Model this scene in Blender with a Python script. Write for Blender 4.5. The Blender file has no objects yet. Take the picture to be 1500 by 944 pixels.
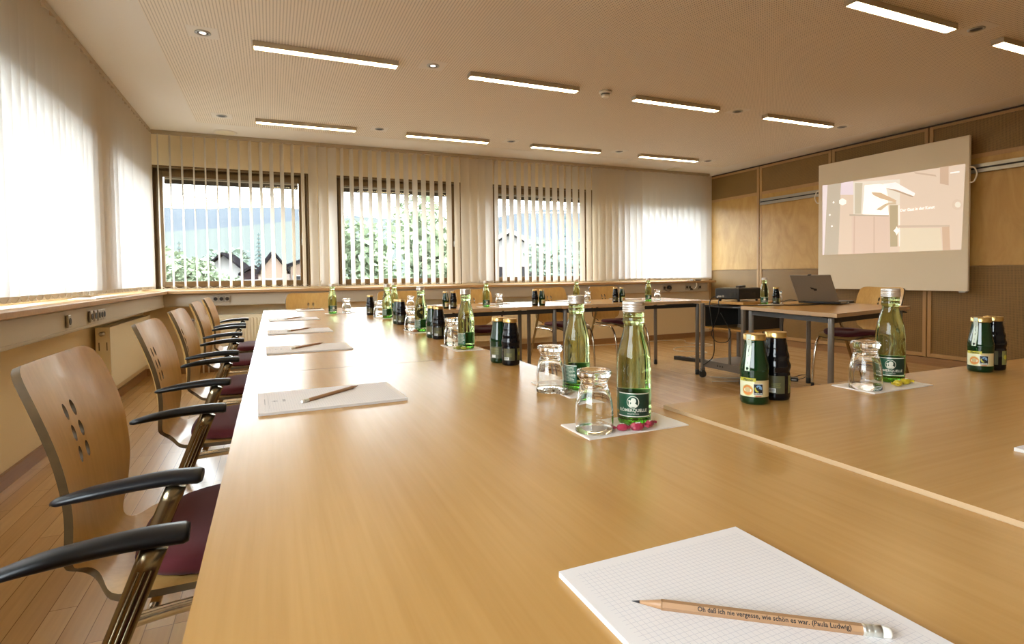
import bpy, bmesh, math, random
from mathutils import Vector, Matrix
PI = math.pi
R = math.radians
rnd = random.Random(7)
scene = bpy.context.scene
COL = scene.collection
CEIL = 2.5225          # ceiling height
TT = 0.74              # table top height

# ------------------------------------------------------------------ materials
MATS = {}
def new_mat(name):
    m = bpy.data.materials.new(name); m.use_nodes = True
    MATS[name] = m
    return m, m.node_tree, m.node_tree.nodes['Principled BSDF']
def setp(b, **k):
    names = dict(color='Base Color', rough='Roughness', metal='Metallic', spec='Specular IOR Level', trans='Transmission Weight',
                 ior='IOR', coat='Coat Weight', coatr='Coat Roughness', sheen='Sheen Weight', emit='Emission Color', es='Emission Strength', alpha='Alpha', sub='Subsurface Weight')
    for a, v in k.items():
        i = b.inputs[names[a]]
        if a in ('color', 'emit'): v = (*v, 1.0)
        i.default_value = v
def plain(name, color, rough=0.5, **k):
    m, nt, b = new_mat(name); setp(b, color=color, rough=rough, **k); return m
def N(nt, typ, **k):
    n = nt.nodes.new(typ)
    for a, v in k.items():
        if a.startswith('_'): setattr(n, a[1:], v)
        else: n.inputs[a].default_value = v
    return n
def L(nt, a, b): nt.links.new(a, b)
def math_node(nt, op, a, b=None, c=None):
    n = nt.nodes.new('ShaderNodeMath'); n.operation = op
    for i, v in enumerate((a, b, c)):
        if v is None: continue
        if isinstance(v, (int, float)): n.inputs[i].default_value = v
        else: L(nt, v, n.inputs[i])
    return n.outputs[0]
def mix_col(nt, fac, a, b):
    n = nt.nodes.new('ShaderNodeMix'); n.data_type = 'RGBA'
    for s, v in ((0, fac), (6, a), (7, b)):
        if isinstance(v, tuple): n.inputs[s].default_value = (*v, 1.0)
        elif isinstance(v, (int, float)): n.inputs[s].default_value = v
        else: L(nt, v, n.inputs[s])
    return n.outputs[2]

def wood(name, light, dark, along='Y', rough=0.35, grain=1.0, flecks=True, spec=0.5, coat=0.0, fine=90.0):
    """fine straight grain running along one object axis"""
    m, nt, b = new_mat(name)
    tc = N(nt, 'ShaderNodeTexCoord')
    mp = N(nt, 'ShaderNodeMapping')
    sc = {'X': (3.0, fine, fine), 'Y': (fine, 3.0, fine), 'Z': (fine, fine, 3.0)}[along]
    mp.inputs['Scale'].default_value = sc
    L(nt, tc.outputs['Object'], mp.inputs['Vector'])
    n1 = N(nt, 'ShaderNodeTexNoise', Scale=1.0, Detail=3.0, Roughness=0.6); L(nt, mp.outputs[0], n1.inputs['Vector'])
    mp2 = N(nt, 'ShaderNodeMapping')
    sc2 = {'X': (0.55, 9, 9), 'Y': (9, 0.55, 9), 'Z': (9, 9, 0.55)}[along]
    mp2.inputs['Scale'].default_value = sc2
    L(nt, tc.outputs['Object'], mp2.inputs['Vector'])
    n2 = N(nt, 'ShaderNodeTexNoise', Scale=1.0, Detail=4.0, Distortion=0.6); L(nt, mp2.outputs[0], n2.inputs['Vector'])
    f = math_node(nt, 'ADD', math_node(nt, 'MULTIPLY', n1.outputs[0], 0.55), math_node(nt, 'MULTIPLY', n2.outputs[0], 0.45))
    r = N(nt, 'ShaderNodeMapRange'); r.inputs[1].default_value = 0.5 - 0.2 / grain; r.inputs[2].default_value = 0.5 + 0.2 / grain
    L(nt, f, r.inputs[0])
    c = mix_col(nt, r.outputs[0], dark, light)
    L(nt, c, b.inputs['Base Color'])
    setp(b, rough=rough, spec=spec, coat=coat)
    return m

def dots(nt, pitch_a, pitch_b, rad, ax=('X', 'Y'), coord='Object'):
    """1 inside a hole of a square perforation, else 0"""
    tc = N(nt, 'ShaderNodeTexCoord'); sp = N(nt, 'ShaderNodeSeparateXYZ'); L(nt, tc.outputs[coord], sp.inputs[0])
    fa = math_node(nt, 'SUBTRACT', math_node(nt, 'FRACT', math_node(nt, 'DIVIDE', sp.outputs[ax[0]], pitch_a)), 0.5)
    fb = math_node(nt, 'SUBTRACT', math_node(nt, 'FRACT', math_node(nt, 'DIVIDE', sp.outputs[ax[1]], pitch_b)), 0.5)
    fa = math_node(nt, 'MULTIPLY', fa, pitch_a); fb = math_node(nt, 'MULTIPLY', fb, pitch_b)
    d = math_node(nt, 'SQRT', math_node(nt, 'ADD', math_node(nt, 'MULTIPLY', fa, fa), math_node(nt, 'MULTIPLY', fb, fb)))
    return math_node(nt, 'LESS_THAN', d, rad), sp

BEECH_L, BEECH_D = (0.54, 0.305, 0.094), (0.45, 0.236, 0.062)
wood('beech_table', BEECH_L, BEECH_D, 'Y', rough=0.27, spec=0.56, grain=1.0)
wood('beech_table_x', BEECH_L, BEECH_D, 'X', rough=0.27, spec=0.56, grain=1.0)
wood('beech_edge', (0.55, 0.38, 0.22), (0.46, 0.30, 0.16), 'Y', rough=0.4, fine=30)
wood('chair_ply', (0.66, 0.405, 0.130), (0.54, 0.310, 0.085), 'Z', rough=0.34, coat=0.12, fine=60, grain=1.2)
wood('sill_wood', (0.52, 0.32, 0.15), (0.40, 0.23, 0.10), 'X', rough=0.4, fine=60)
wood('frame_wood', (0.175, 0.105, 0.038), (0.13, 0.075, 0.026), 'Z', rough=0.5)
wood('base_wood', (0.36, 0.20, 0.09), (0.28, 0.15, 0.06), 'Y', rough=0.45)
wood('lath_wood', (0.50, 0.31, 0.13), (0.42, 0.25, 0.10), 'Z', rough=0.45)
wood('pencil_wood', (0.43, 0.245, 0.125), (0.35, 0.19, 0.09), 'X', rough=0.45, fine=400)

def ply_edge():
    m, nt, b = new_mat('ply_edge')
    tc = N(nt, 'ShaderNodeTexCoord'); w = N(nt, 'ShaderNodeTexNoise', Scale=35.0, Detail=2.0); L(nt, tc.outputs['Object'], w.inputs['Vector'])
    c = mix_col(nt, w.outputs[0], (0.055, 0.032, 0.012), (0.16, 0.095, 0.036)); L(nt, c, b.inputs['Base Color']); setp(b, rough=0.5)
ply_edge()

def birch():
    m, nt, b = new_mat('birch_panel')
    tc = N(nt, 'ShaderNodeTexCoord'); mp = N(nt, 'ShaderNodeMapping'); mp.inputs['Scale'].default_value = (2.2, 2.2, 0.9)
    L(nt, tc.outputs['Object'], mp.inputs[0])
    n = N(nt, 'ShaderNodeTexNoise', Scale=2.2, Detail=6.0, Distortion=1.6, Roughness=0.62); L(nt, mp.outputs[0], n.inputs['Vector'])
    r = N(nt, 'ShaderNodeMapRange'); r.inputs[1].default_value = 0.32; r.inputs[2].default_value = 0.68; L(nt, n.outputs[0], r.inputs[0])
    c = mix_col(nt, r.outputs[0], (0.45, 0.262, 0.070), (0.57, 0.36, 0.118)); L(nt, c, b.inputs['Base Color']); setp(b, rough=0.42)
birch()
def perf_panel():
    m, nt, b = new_mat('perforated_panel')
    d, sp = dots(nt, 0.011, 0.011, 0.0026, ('Y', 'Z'))
    tc = N(nt, 'ShaderNodeTexCoord')
    n = N(nt, 'ShaderNodeTexNoise', Scale=3.0, Detail=5.0, Distortion=1.2); L(nt, tc.outputs['Object'], n.inputs['Vector'])
    base = mix_col(nt, n.outputs[0], (0.24, 0.138, 0.040), (0.31, 0.185, 0.058))
    c = mix_col(nt, d, base, (0.03, 0.017, 0.008)); L(nt, c, b.inputs['Base Color']); setp(b, rough=0.5)
perf_panel()
def ceiling_mat():
    m, nt, b = new_mat('ceiling_perforated')
    d, sp = dots(nt, 0.018, 0.016, 0.0036, ('X', 'Y'))
    L(nt, mix_col(nt, d, (0.84, 0.755, 0.63), (0.30, 0.24, 0.17)), b.inputs['Base Color']); setp(b, rough=0.8)
ceiling_mat()
plain('ceiling_plain', (0.80, 0.745, 0.66), 0.85)
plain('wall_paint', (0.84, 0.71, 0.47), 0.8)
plain('wall_paint_back', (0.80, 0.68, 0.47), 0.8)

def floor_mat():
    m, nt, b = new_mat('parquet')
    tc = N(nt, 'ShaderNodeTexCoord'); mp = N(nt, 'ShaderNodeMapping'); mp.inputs['Rotation'].default_value = (0, 0, R(90))
    L(nt, tc.outputs['Object'], mp.inputs[0])
    br = N(nt, 'ShaderNodeTexBrick', Scale=1.0, Bias=0.0); br.offset = 0.37; br.offset_frequency = 3
    br.inputs['Mortar Size'].default_value = 0.0012; br.inputs['Brick Width'].default_value = 0.62; br.inputs['Row Height'].default_value = 0.072
    br.inputs['Color1'].default_value = (0.64, 0.42, 0.195, 1); br.inputs['Color2'].default_value = (0.52, 0.315, 0.13, 1); br.inputs['Mortar'].default_value = (0.24, 0.13, 0.055, 1)
    L(nt, mp.outputs[0], br.inputs['Vector'])
    mp2 = N(nt, 'ShaderNodeMapping'); mp2.inputs['Scale'].default_value = (60, 2.5, 1); L(nt, tc.outputs['Object'], mp2.inputs[0])
    n = N(nt, 'ShaderNodeTexNoise', Scale=1.0, Detail=3.0); L(nt, mp2.outputs[0], n.inputs['Vector'])
    v = math_node(nt, 'ADD', math_node(nt, 'MULTIPLY', n.outputs[0], 0.35), 0.82)
    hs = N(nt, 'ShaderNodeHueSaturation'); L(nt, br.outputs[0], hs.inputs['Color']); L(nt, v, hs.inputs['Value'])
    L(nt, hs.outputs[0], b.inputs['Base Color']); setp(b, rough=0.27, spec=0.5)
floor_mat()

def fabric_blind():
    m, nt, b = new_mat('blind_fabric')
    nt.nodes.remove(b)
    out = [n for n in nt.nodes if n.type == 'OUTPUT_MATERIAL'][0]
    d = N(nt, 'ShaderNodeBsdfDiffuse', Color=(0.54, 0.44, 0.31, 1)); t = N(nt, 'ShaderNodeBsdfTranslucent', Color=(0.86, 0.84, 0.82, 1))
    mx = N(nt, 'ShaderNodeMixShader'); mx.inputs[0].default_value = 0.46
    L(nt, d.outputs[0], mx.inputs[1]); L(nt, t.outputs[0], mx.inputs[2]); L(nt, mx.outputs[0], out.inputs[0])
fabric_blind()
def pane():
    m, nt, b = new_mat('window_pane'); nt.nodes.remove(b)
    out = [n for n in nt.nodes if n.type == 'OUTPUT_MATERIAL'][0]
    tr = N(nt, 'ShaderNodeBsdfTransparent', Color=(0.95, 0.98, 0.97, 1)); gl = N(nt, 'ShaderNodeBsdfGlossy', Roughness=0.02)
    lw = N(nt, 'ShaderNodeLayerWeight', Blend=0.5); mx = N(nt, 'ShaderNodeMixShader')
    fr = math_node(nt, 'ADD', math_node(nt, 'MULTIPLY', math_node(nt, 'POWER', lw.outputs[1], 5.0), 0.6), 0.03)
    L(nt, fr, mx.inputs[0]); L(nt, tr.outputs[0], mx.inputs[1]); L(nt, gl.outputs[0], mx.inputs[2]); L(nt, mx.outputs[0], out.inputs[0])
pane()
plain('bottle_glass', (0.64, 0.83, 0.42), 0.0, trans=1.0, ior=1.36)
plain('bottle_base', (0.20, 0.62, 0.12), 0.02, trans=1.0, ior=1.45)
plain('clear_glass', (0.97, 0.98, 0.97), 0.0, trans=1.0, ior=1.47)
plain('alu_cap', (0.80, 0.78, 0.75), 0.32, metal=0.85)
plain('label_green', (0.004, 0.085, 0.038), 0.35)
plain('label_dark', (0.004, 0.028, 0.018), 0.35)
plain('label_silver', (0.78, 0.80, 0.72), 0.3, metal=0.4)
plain('label_print', (0.75, 0.76, 0.66), 0.5)
plain('juice_green', (0.003, 0.022, 0.006), 0.08, spec=0.5)
plain('juice_dark', (0.003, 0.003, 0.005), 0.10, spec=0.38)
plain('gold_lid', (0.62, 0.42, 0.15), 0.28, metal=0.9)
plain('juice_label', (0.52, 0.40, 0.20), 0.4)
plain('juice_label_pale', (0.70, 0.68, 0.48), 0.4)
plain('juice_yellow', (0.50, 0.44, 0.04), 0.4)
plain('juice_orange', (0.62, 0.22, 0.05), 0.4)
plain('label_olive', (0.075, 0.07, 0.03), 0.4)
plain('label_yellowgreen', (0.20, 0.19, 0.06), 0.4)
plain('print_black', (0.006, 0.006, 0.008), 0.5)
plain('print_white', (0.75, 0.75, 0.72), 0.5)
plain('print_blue', (0.16, 0.30, 0.48), 0.5)
plain('print_red', (0.45, 0.10, 0.06), 0.5)
plain('seal_silver', (0.62, 0.70, 0.62), 0.3, metal=0.4)
plain('napkin_paper', (0.84, 0.77, 0.70), 0.9)
plain('paper', (0.80, 0.77, 0.76), 0.75)
plain('paper_edge', (0.62, 0.58, 0.54), 0.8)
plain('print_grey', (0.42, 0.40, 0.42), 0.7)
def grid_paper():
    m, nt, b = new_mat('grid_paper')
    tc = N(nt, 'ShaderNodeTexCoord'); sp = N(nt, 'ShaderNodeSeparateXYZ'); L(nt, tc.outputs['Object'], sp.inputs[0])
    def ln(o): return math_node(nt, 'LESS_THAN', math_node(nt, 'FRACT', math_node(nt, 'DIVIDE', math_node(nt, 'ADD', o, 5.0), 0.005)), 0.07)
    g = math_node(nt, 'MAXIMUM', ln(sp.outputs[0]), ln(sp.outputs[1]))
    ins = math_node(nt, 'MULTIPLY', math_node(nt, 'LESS_THAN', math_node(nt, 'ABSOLUTE', sp.outputs[0]), 0.1385), math_node(nt, 'LESS_THAN', math_node(nt, 'ABSOLUTE', sp.outputs[1]), 0.095))
    g = math_node(nt, 'MULTIPLY', g, ins)
    L(nt, mix_col(nt, g, (0.80, 0.765, 0.76), (0.58, 0.56, 0.60)), b.inputs['Base Color']); setp(b, rough=0.7)
grid_paper()
plain('candy_red', (0.38, 0.03, 0.07), 0.25, spec=0.7)
plain('candy_yellow', (0.62, 0.48, 0.03), 0.3)
plain('candy_green', (0.30, 0.30, 0.04), 0.3)
plain('candy_brown', (0.35, 0.16, 0.07), 0.3)
plain('candy_foil', (0.50, 0.46, 0.40), 0.25, metal=0.8)
plain('chrome', (0.72, 0.66, 0.56), 0.16, metal=1.0)
plain('leg_metal', (0.36, 0.29, 0.18), 0.26, metal=1.0)
plain('arm_black', (0.006, 0.007, 0.010), 0.36, spec=0.45)
plain('rubber', (0.012, 0.012, 0.012), 0.6)
plain('burgundy', (0.100, 0.009, 0.013), 0.9, sheen=0.08)
plain('grey_metal', (0.22, 0.205, 0.19), 0.4, metal=0.3)
plain('dark_frame', (0.03, 0.028, 0.025), 0.5)
plain('trunking', (0.52, 0.46, 0.37), 0.5)
plain('radiator_enamel', (0.80, 0.72, 0.54), 0.35)
plain('radiator_grille', (0.10, 0.08, 0.05), 0.6)
plain('alu', (0.44, 0.42, 0.38), 0.35, metal=0.8)
plain('socket_alu', (0.42, 0.38, 0.32), 0.4, metal=0.6)
plain('socket_hole', (0.03, 0.022, 0.018), 0.5)
plain('white_plastic', (0.80, 0.76, 0.68), 0.4)
plain('black_plastic', (0.010, 0.010, 0.012), 0.35)
plain('black_top', (0.05, 0.045, 0.04), 0.3)
plain('laptop_lid', (0.26, 0.23, 0.19), 0.4, metal=0.4)
plain('laptop_dark', (0.02, 0.02, 0.022), 0.4)
plain('screen_glass', (0.02, 0.02, 0.02), 0.15)
plain('board_white', (0.80, 0.73, 0.60), 0.6)
plain('graphite', (0.05, 0.05, 0.055), 0.35, metal=0.3)
plain('ferrule', (0.72, 0.72, 0.66), 0.28, metal=0.8)
plain('eraser', (0.80, 0.77, 0.70), 0.6)
plain('cable_black', (0.01, 0.009, 0.008), 0.5)
plain('cable_white', (0.75, 0.70, 0.60), 0.5)
plain('lamp_house', (0.52, 0.45, 0.34), 0.45, metal=0.4)
plain('lamp_glow', (0.9, 0.9, 0.9), 0.5, emit=(1.0, 0.79, 0.46), es=21.0)
plain('spot_glow', (0.9, 0.9, 0.9), 0.5, emit=(1.0, 0.92, 0.82), es=1.6)
plain('blind_rail', (0.45, 0.36, 0.24), 0.5)
plain('chain_plastic', (0.62, 0.55, 0.42), 0.5)
plain('roller_dark', (0.045, 0.03, 0.022), 0.6)
def lit(name, col, s=0.80):  # colour that glows by itself, in place of projector light
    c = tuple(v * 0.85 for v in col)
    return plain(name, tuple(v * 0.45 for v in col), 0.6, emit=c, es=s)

# ------------------------------------------------------------------ mesh builder
class MB:
    def __init__(s): s.v = []; s.f = []; s.mi = []; s.mats = []; s.cur = 0; s.sm = []
    def mat(s, name):
        if name not in s.mats: s.mats.append(name)
        s.cur = s.mats.index(name); return s
    def add(s, vs, fs, M=None, smooth=False):
        o = len(s.v)
        for p in vs:
            p = Vector(p); s.v.append(tuple(M @ p) if M is not None else tuple(p))
        for f in fs: s.f.append([o + i for i in f]); s.mi.append(s.cur); s.sm.append(smooth)
        return s
    def box(s, x0, x1, y0, y1, z0, z1, M=None):
        v = [(x, y, z) for x in (x0, x1) for y in (y0, y1) for z in (z0, z1)]
        return s.add(v, [(0, 1, 3, 2), (4, 6, 7, 5), (0, 4, 5, 1), (2, 3, 7, 6), (0, 2, 6, 4), (1, 5, 7, 3)], M)
    def lathe(s, prof, n=32, M=None, smooth=True, caps=(True, True)):
        vs = []; fs = []
        for r, z in prof:
            for i in range(n):
                a = 2 * PI * i / n; vs.append((r * math.cos(a), r * math.sin(a), z))
        k = len(prof)
        for j in range(k - 1):
            for i in range(n):
                a, b2 = j * n + i, j * n + (i + 1) % n
                fs.append((a, b2, b2 + n, a + n))
        s.add(vs, fs, M, smooth)
        o = len(s.v) - len(vs)
        if caps[0]: s.f.append([o + i for i in range(n)][::-1]); s.mi.append(s.cur); s.sm.append(False)
        if caps[1]: s.f.append([o + (k - 1) * n + i for i in range(n)]); s.mi.append(s.cur); s.sm.append(False)
        return s
    def prism(s, pts, z0, z1, M=None):
        n = len(pts)
        vs = [(x, y, z0) for x, y in pts] + [(x, y, z1) for x, y in pts]
        fs = [tuple(range(n))[::-1], tuple(range(n, 2 * n))] + [(i, (i + 1) % n, n + (i + 1) % n, n + i) for i in range(n)]
        return s.add(vs, fs, M)
    def tube(s, pts, r, n=10, ry=None, up=None, closed=False, smooth=True, radii=None):
        """sweep an (elliptic) ring along a polyline"""
        P = [Vector(p) for p in pts]; k = len(P); vs = []; fs = []
        ry = ry or r
        ref = Vector(up) if up else None
        prev = None
        for i, p in enumerate(P):
            t = (P[min(i + 1, k - 1)] - P[max(i - 1, 0)]).normalized()
            if ref is not None: a = ref - t * ref.dot(t)
            elif prev is not None: a = prev - t * prev.dot(t)
            else:
                q = Vector((0, 0, 1)) if abs(t.z) < 0.9 else Vector((1, 0, 0)); a = q - t * q.dot(t)
            if a.length < 1e-6: a = Vector((1, 0, 0))
            a.normalize(); prev = a; b = t.cross(a)
            sc = radii[i] if radii else 1.0
            for j in range(n):
                w = 2 * PI * j / n
                vs.append(tuple(p + a * (r * sc * math.cos(w)) + b * (ry * sc * math.sin(w))))
        for i in range(k - 1):
            for j in range(n):
                q, w = i * n + j, i * n + (j + 1) % n
                fs.append((q, w, w + n, q + n))
        s.add(vs, fs, None, smooth)
        o = len(s.v) - len(vs)
        s.f.append([o + j for j in range(n)][::-1]); s.mi.append(s.cur); s.sm.append(False)
        s.f.append([o + (k - 1) * n + j for j in range(n)]); s.mi.append(s.cur); s.sm.append(False)
        return s
    def build(s, name, parent=None, loc=None, rot=None, bevel=0, seg=2, mat=None):
        me = bpy.data.meshes.new(name)
        me.from_pydata(s.v, [], s.f)
        for m in (s.mats or [mat]): me.materials.append(MATS[m])
        me.polygons.foreach_set('material_index', s.mi); me.polygons.foreach_set('use_smooth', s.sm)
        me.update()
        bm = bmesh.new(); bm.from_mesh(me); bmesh.ops.recalc_face_normals(bm, faces=bm.faces); bm.to_mesh(me); bm.free()
        o = bpy.data.objects.new(name, me); COL.objects.link(o)
        if parent: o.parent = parent
        if loc: o.location = loc
        if rot: o.rotation_euler = rot
        if bevel:
            md = o.modifiers.new('b', 'BEVEL'); md.width = bevel; md.segments = seg; md.limit_method = 'ANGLE'; md.angle_limit = R(40)
            md.harden_normals = False
        return o
def smooth_path(pts, n=6):
    P = [Vector(p) for p in pts]; out = []
    for i in range(len(P) - 1):
        p0, p1, p2, p3 = P[max(i - 1, 0)], P[i], P[i + 1], P[min(i + 2, len(P) - 1)]
        for k in range(n):
            t = k / n
            out.append(0.5 * ((2 * p1) + (-p0 + p2) * t + (2 * p0 - 5 * p1 + 4 * p2 - p3) * t * t + (-p0 + 3 * p1 - 3 * p2 + p3) * t ** 3))
    out.append(P[-1]); return out
def text_verts(s, size, bold=0.0, spacing=1.0):
    cu = bpy.data.curves.new('t', 'FONT'); cu.body = s; cu.size = size; cu.offset = bold; cu.space_character = spacing
    cu.align_x = 'CENTER'; cu.resolution_u = 2
    o = bpy.data.objects.new('t', cu); COL.objects.link(o)
    dg = bpy.context.evaluated_depsgraph_get(); me = o.evaluated_get(dg).to_mesh()
    v = [tuple(q.co) for q in me.vertices]; f = [tuple(p.vertices) for p in me.polygons]
    o.evaluated_get(dg).to_mesh_clear(); bpy.data.objects.remove(o); bpy.data.curves.remove(cu)
    return v, f

# ------------------------------------------------------------------ things
def tag(o, label=None, cat=None, group=None, kind=None):
    if label: o['label'] = label
    if cat: o['category'] = cat
    if group: o['group'] = group
    if kind: o['kind'] = kind
    return o
def empty(name, label, cat, loc=(0, 0, 0), rz=0, group=None):
    o = bpy.data.objects.new(name, None); COL.objects.link(o); o.location = loc; o.rotation_euler = (0, 0, rz)
    o.empty_display_size = 0.05
    return tag(o, label, cat, group)
def copy_tree(o, parent=None):
    c = o.copy(); COL.objects.link(c)
    if parent: c.parent = parent
    for ch in list(o.children): copy_tree(ch, c)
    return c
def place(proto, first, loc, rz, label, group=None):
    o = proto if first else copy_tree(proto)
    o.location = loc; o.rotation_euler = (0, 0, rz); o['label'] = label
    if group: o['group'] = group
    return o
def struct(o): o['kind'] = 'structure'; return o

# ================================================================== THE ROOM
XL, XR, YF, YB = -1.23, 6.36, -2.6, 6.80
b = MB().mat('parquet').box(XL - .2, XR + .2, YF - .2, YB + .3, -0.12, 0.0); struct(b.build('floor'))

# ceiling: plaster with a sunken perforated field
b = MB().mat('ceiling_plain').box(XL - .2, XR + .2, YF - .2, YB + .3, CEIL + 0.004, CEIL + 0.15)
PX0, PX1, PY0, PY1 = -0.63, 6.0, YF + .5, 6.15
for (x0, x1, y0, y1) in ((XL - .2, PX0, YF - .2, YB + .3), (PX1, XR + .2, YF - .2, YB + .3), (PX0, PX1, YF - .2, PY0), (PX0, PX1, PY1, YB + .3)):
    b.box(x0, x1, y0, y1, CEIL, CEIL + 0.006)
ceiling = struct(b.build('ceiling'))
MB().mat('ceiling_perforated').box(PX0, PX1, PY0, PY1, CEIL + 0.001, CEIL + 0.004).build('perforated_field', ceiling)

# back wall with four window openings
WZ0, WZ1 = 0.905, 2.205
WIN = [(-1.14, 0.415), (0.705, 2.255), (2.655, 4.235), (4.66, 6.22)]
b = MB().mat('wall_paint_back')
YW1 = YB + 0.26
b.box(XL - .2, XR + .2, YB, YW1, 0, WZ0).box(XL - .2, XR + .2, YB, YW1, WZ1, CEIL + .1)
xs = [XL - .2] + [v for w in WIN for v in w] + [XR + .2]
for i in range(0, len(xs), 2): b.box(xs[i], xs[i + 1], YB, YW1, WZ0, WZ1)
struct(b.build('wall_back'))
# left wall with window openings
LW = [(-1.2, 0.75), (1.05, 2.72), (2.95, 4.66), (5.02, 6.60)]
b = MB().mat('wall_paint')
b.box(XL - .26, XL, YF - .2, YB + .26, 0, WZ0).box(XL - .26, XL, YF - .2, YB + .26, WZ1, CEIL + .1)
ys = [YF - .2] + [v for w in LW for v in w] + [YB + .26]
for i in range(0, len(ys), 2): b.box(XL - .26, XL, ys[i], ys[i + 1], WZ0, WZ1)
struct(b.build('wall_left'))
struct(MB().mat('wall_paint').box(XL - .2, XR + .2, YF - .2, YF, 0, CEIL + .1).build('wall_front'))

# right wall: birch panelling in bays
wr = struct(MB().mat('lath_wood').box(XR + 0.03, XR + 0.25, YF - .2, YB + .2, 0, CEIL + .1).build('wall_right'))
by = [6.80, 5.82, 4.72, 3.62, 2.52, 1.42, 0.32, -0.78, -1.88, -2.6]
FW = 0.036
for i in range(len(by) - 1):
    y1, y0 = by[i] - (0 if i == 0 else 0.006), by[i + 1] + 0.006
    x0, x1 = XR, XR + 0.03
    MB().mat('perforated_panel').box(x0 + .010, x1, y0 + FW, y1 - FW, 2.135, 2.475).build('perforated_panel', wr)
    MB().mat('birch_panel').box(x0 + .004, x1, y0 + FW * .55, y1 - FW * .55, 1.048, 2.10).build('birch_panel', wr)
    MB().mat('perforated_panel').box(x0 + .010, x1, y0 + FW, y1 - FW, 0.125, 1.040).build('perforated_panel', wr)
    f = MB().mat('lath_wood')
    f.box(x0, x1, y0, y0 + FW, 0.09, 2.50).box(x0, x1, y1 - FW, y1, 0.09, 2.50)
    f.box(x0, x1, y0 + FW, y1 - FW, 2.10, 2.14).box(x0, x1, y0 + FW, y1 - FW, 2.472, 2.50).box(x0, x1, y0 + FW, y1 - FW, 0.09, 0.128)
    f.build('lath_frame', wr, bevel=0.001)
MB().mat('base_wood').box(XR + .008, XR + .03, YF, YB, 0.0, 0.082).build('plinth', wr)
MB().mat('roller_dark').box(XR + .012, XR + .03, YF, YB, 2.503, 2.52).build('shadow_gap', wr)

# skirting boards
struct(MB().mat('base_wood').box(XL, XL + 0.018, YF, YB, 0, 0.075).build('baseboard_left', bevel=.002))
struct(MB().mat('base_wood').box(XL, XR, YB - 0.018, YB, 0, 0.075).build('baseboard_back', bevel=.002))

# windowsill boards and cable trunking
ts = struct(MB().mat('sill_wood').box(XL - .1, -0.975, YF, YB - .25, 0.858, 0.888).build('trim_1', bevel=.003))
tag(ts, 'pale wooden windowsill board running along the left wall')
ts = struct(MB().mat('sill_wood').box(XL - .1, 6.27, YB - .25, YB + .1, 0.858, 0.888).build('trim_2', bevel=.003))
tag(ts, 'wooden windowsill board running along the back wall')
t3 = MB().mat('trunking').box(XL, -1.02, YF, YB - .18, 0.722, 0.858)
t3 = struct(t3.build('trim_3', bevel=.003)); tag(t3, 'beige cable trunking under the left windowsill')
MB().mat('trunking').box(-1.02, -1.015, YF, YB - .18, 0.732, 0.742).box(-1.02, -1.015, YF, YB - .18, 0.838, 0.848).build('lip', t3)
t4 = struct(MB().mat('trunking').box(-1.02, 6.16, YB - .18, YB, 0.722, 0.858).build('trim_4', bevel=.003)); tag(t4, 'beige cable trunking under the back windowsill')
MB().mat('trunking').box(-1.02, 6.16, YB - .185, YB - .18, 0.732, 0.742).box(-1.02, 6.16, YB - .185, YB - .18, 0.838, 0.848).build('lip', t4)

# windows ---------------------------------------------------------------
def window(n, a0, a1, side):
    """a0..a1 along the wall; side 'back' or 'left'"""
    root = struct(empty('window_%d' % n, None, None))
    if 'label' in root: del root['label']
    if side == 'back': P = lambda a, d, z: (a, YB + d, z)
    else: P = lambda a, d, z: (XL - d, a, z)
    def bx(mb, a, a2, d, d2, z, z2):
        p, q = P(a, d, z), P(a2, d2, z2)
        mb.box(min(p[0], q[0]), max(p[0], q[0]), min(p[1], q[1]), max(p[1], q[1]), z, z2)
    fr = MB().mat('frame_wood')          # reveal lining and fixed frame
    w = 0.035
    bx(fr, a0, a0 + .018, .005, .17, WZ0 - .016, WZ1); bx(fr, a1 - .018, a1, .005, .17, WZ0 - .016, WZ1); bx(fr, a0, a1, .005, .17, WZ1 - .018, WZ1)
    bx(fr, a0 + .018, a0 + .018 + w, .10, .17, WZ0 - .016, WZ1 - .018); bx(fr, a1 - .018 - w, a1 - .018, .10, .17, WZ0 - .016, WZ1 - .018)
    bx(fr, a0 + .018 + w, a1 - .018 - w, .10, .17, WZ1 - .018 - w, WZ1 - .018); bx(fr, a0 + .018 + w, a1 - .018 - w, .10, .17, WZ0 - .016, WZ0 + .03)
    fr.build('window_frame', root, bevel=.002)
    s0, s1, z0, z1 = a0 + .045, a1 - .045, WZ0 + .02, WZ1 - .045
    sa = MB().mat('frame_wood'); k = .06
    bx(sa, s0, s0 + k, .075, .13, z0, z1); bx(sa, s1 - k, s1, .075, .13, z0, z1)
    bx(sa, s0 + k, s1 - k, .075, .13, z1 - k, z1); bx(sa, s0 + k, s1 - k, .075, .13, z0, z0 + k)
    sash = sa.build('sash', root, bevel=.003)
    g = MB().mat('window_pane'); bx(g, s0 + k, s1 - k, .10, .106, z0 + k, z1 - k); g.build('pane', sash)
    rb = MB().mat('roller_dark'); bx(rb, s0 + k, s1 - k, .18, .23, z1 - k - .055, z1 - k + .01)
    rb.mat('alu'); bx(rb, s0 + k, s1 - k, .178, .18, z1 - k - .012, z1 - k + .002)
    rb.build('roller_shutter_box', root)
    h = MB().mat('alu'); zc = 1.42
    bx(h, s1 - .04, s1 - .02, .06, .075, zc - .035, zc + .035); bx(h, s1 - .036, s1 - .024, .035, .05, zc - .01, zc + .11); bx(h, s1 - .036, s1 - .024, .045, .065, zc - .01, zc + .01)
    h.build('handle', sash, bevel=.002)
    sl = MB().mat('white_plastic'); bx(sl, a0 - .02, a1 + .02, .17, .34, WZ0 - .04, WZ0 - .01); sl.build('outer_sill', root)
for i, (a, c) in enumerate(WIN): window(i + 1, a, c, 'back')
for i, (a, c) in enumerate(LW): window(i + 5, a, c, 'left')

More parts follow.
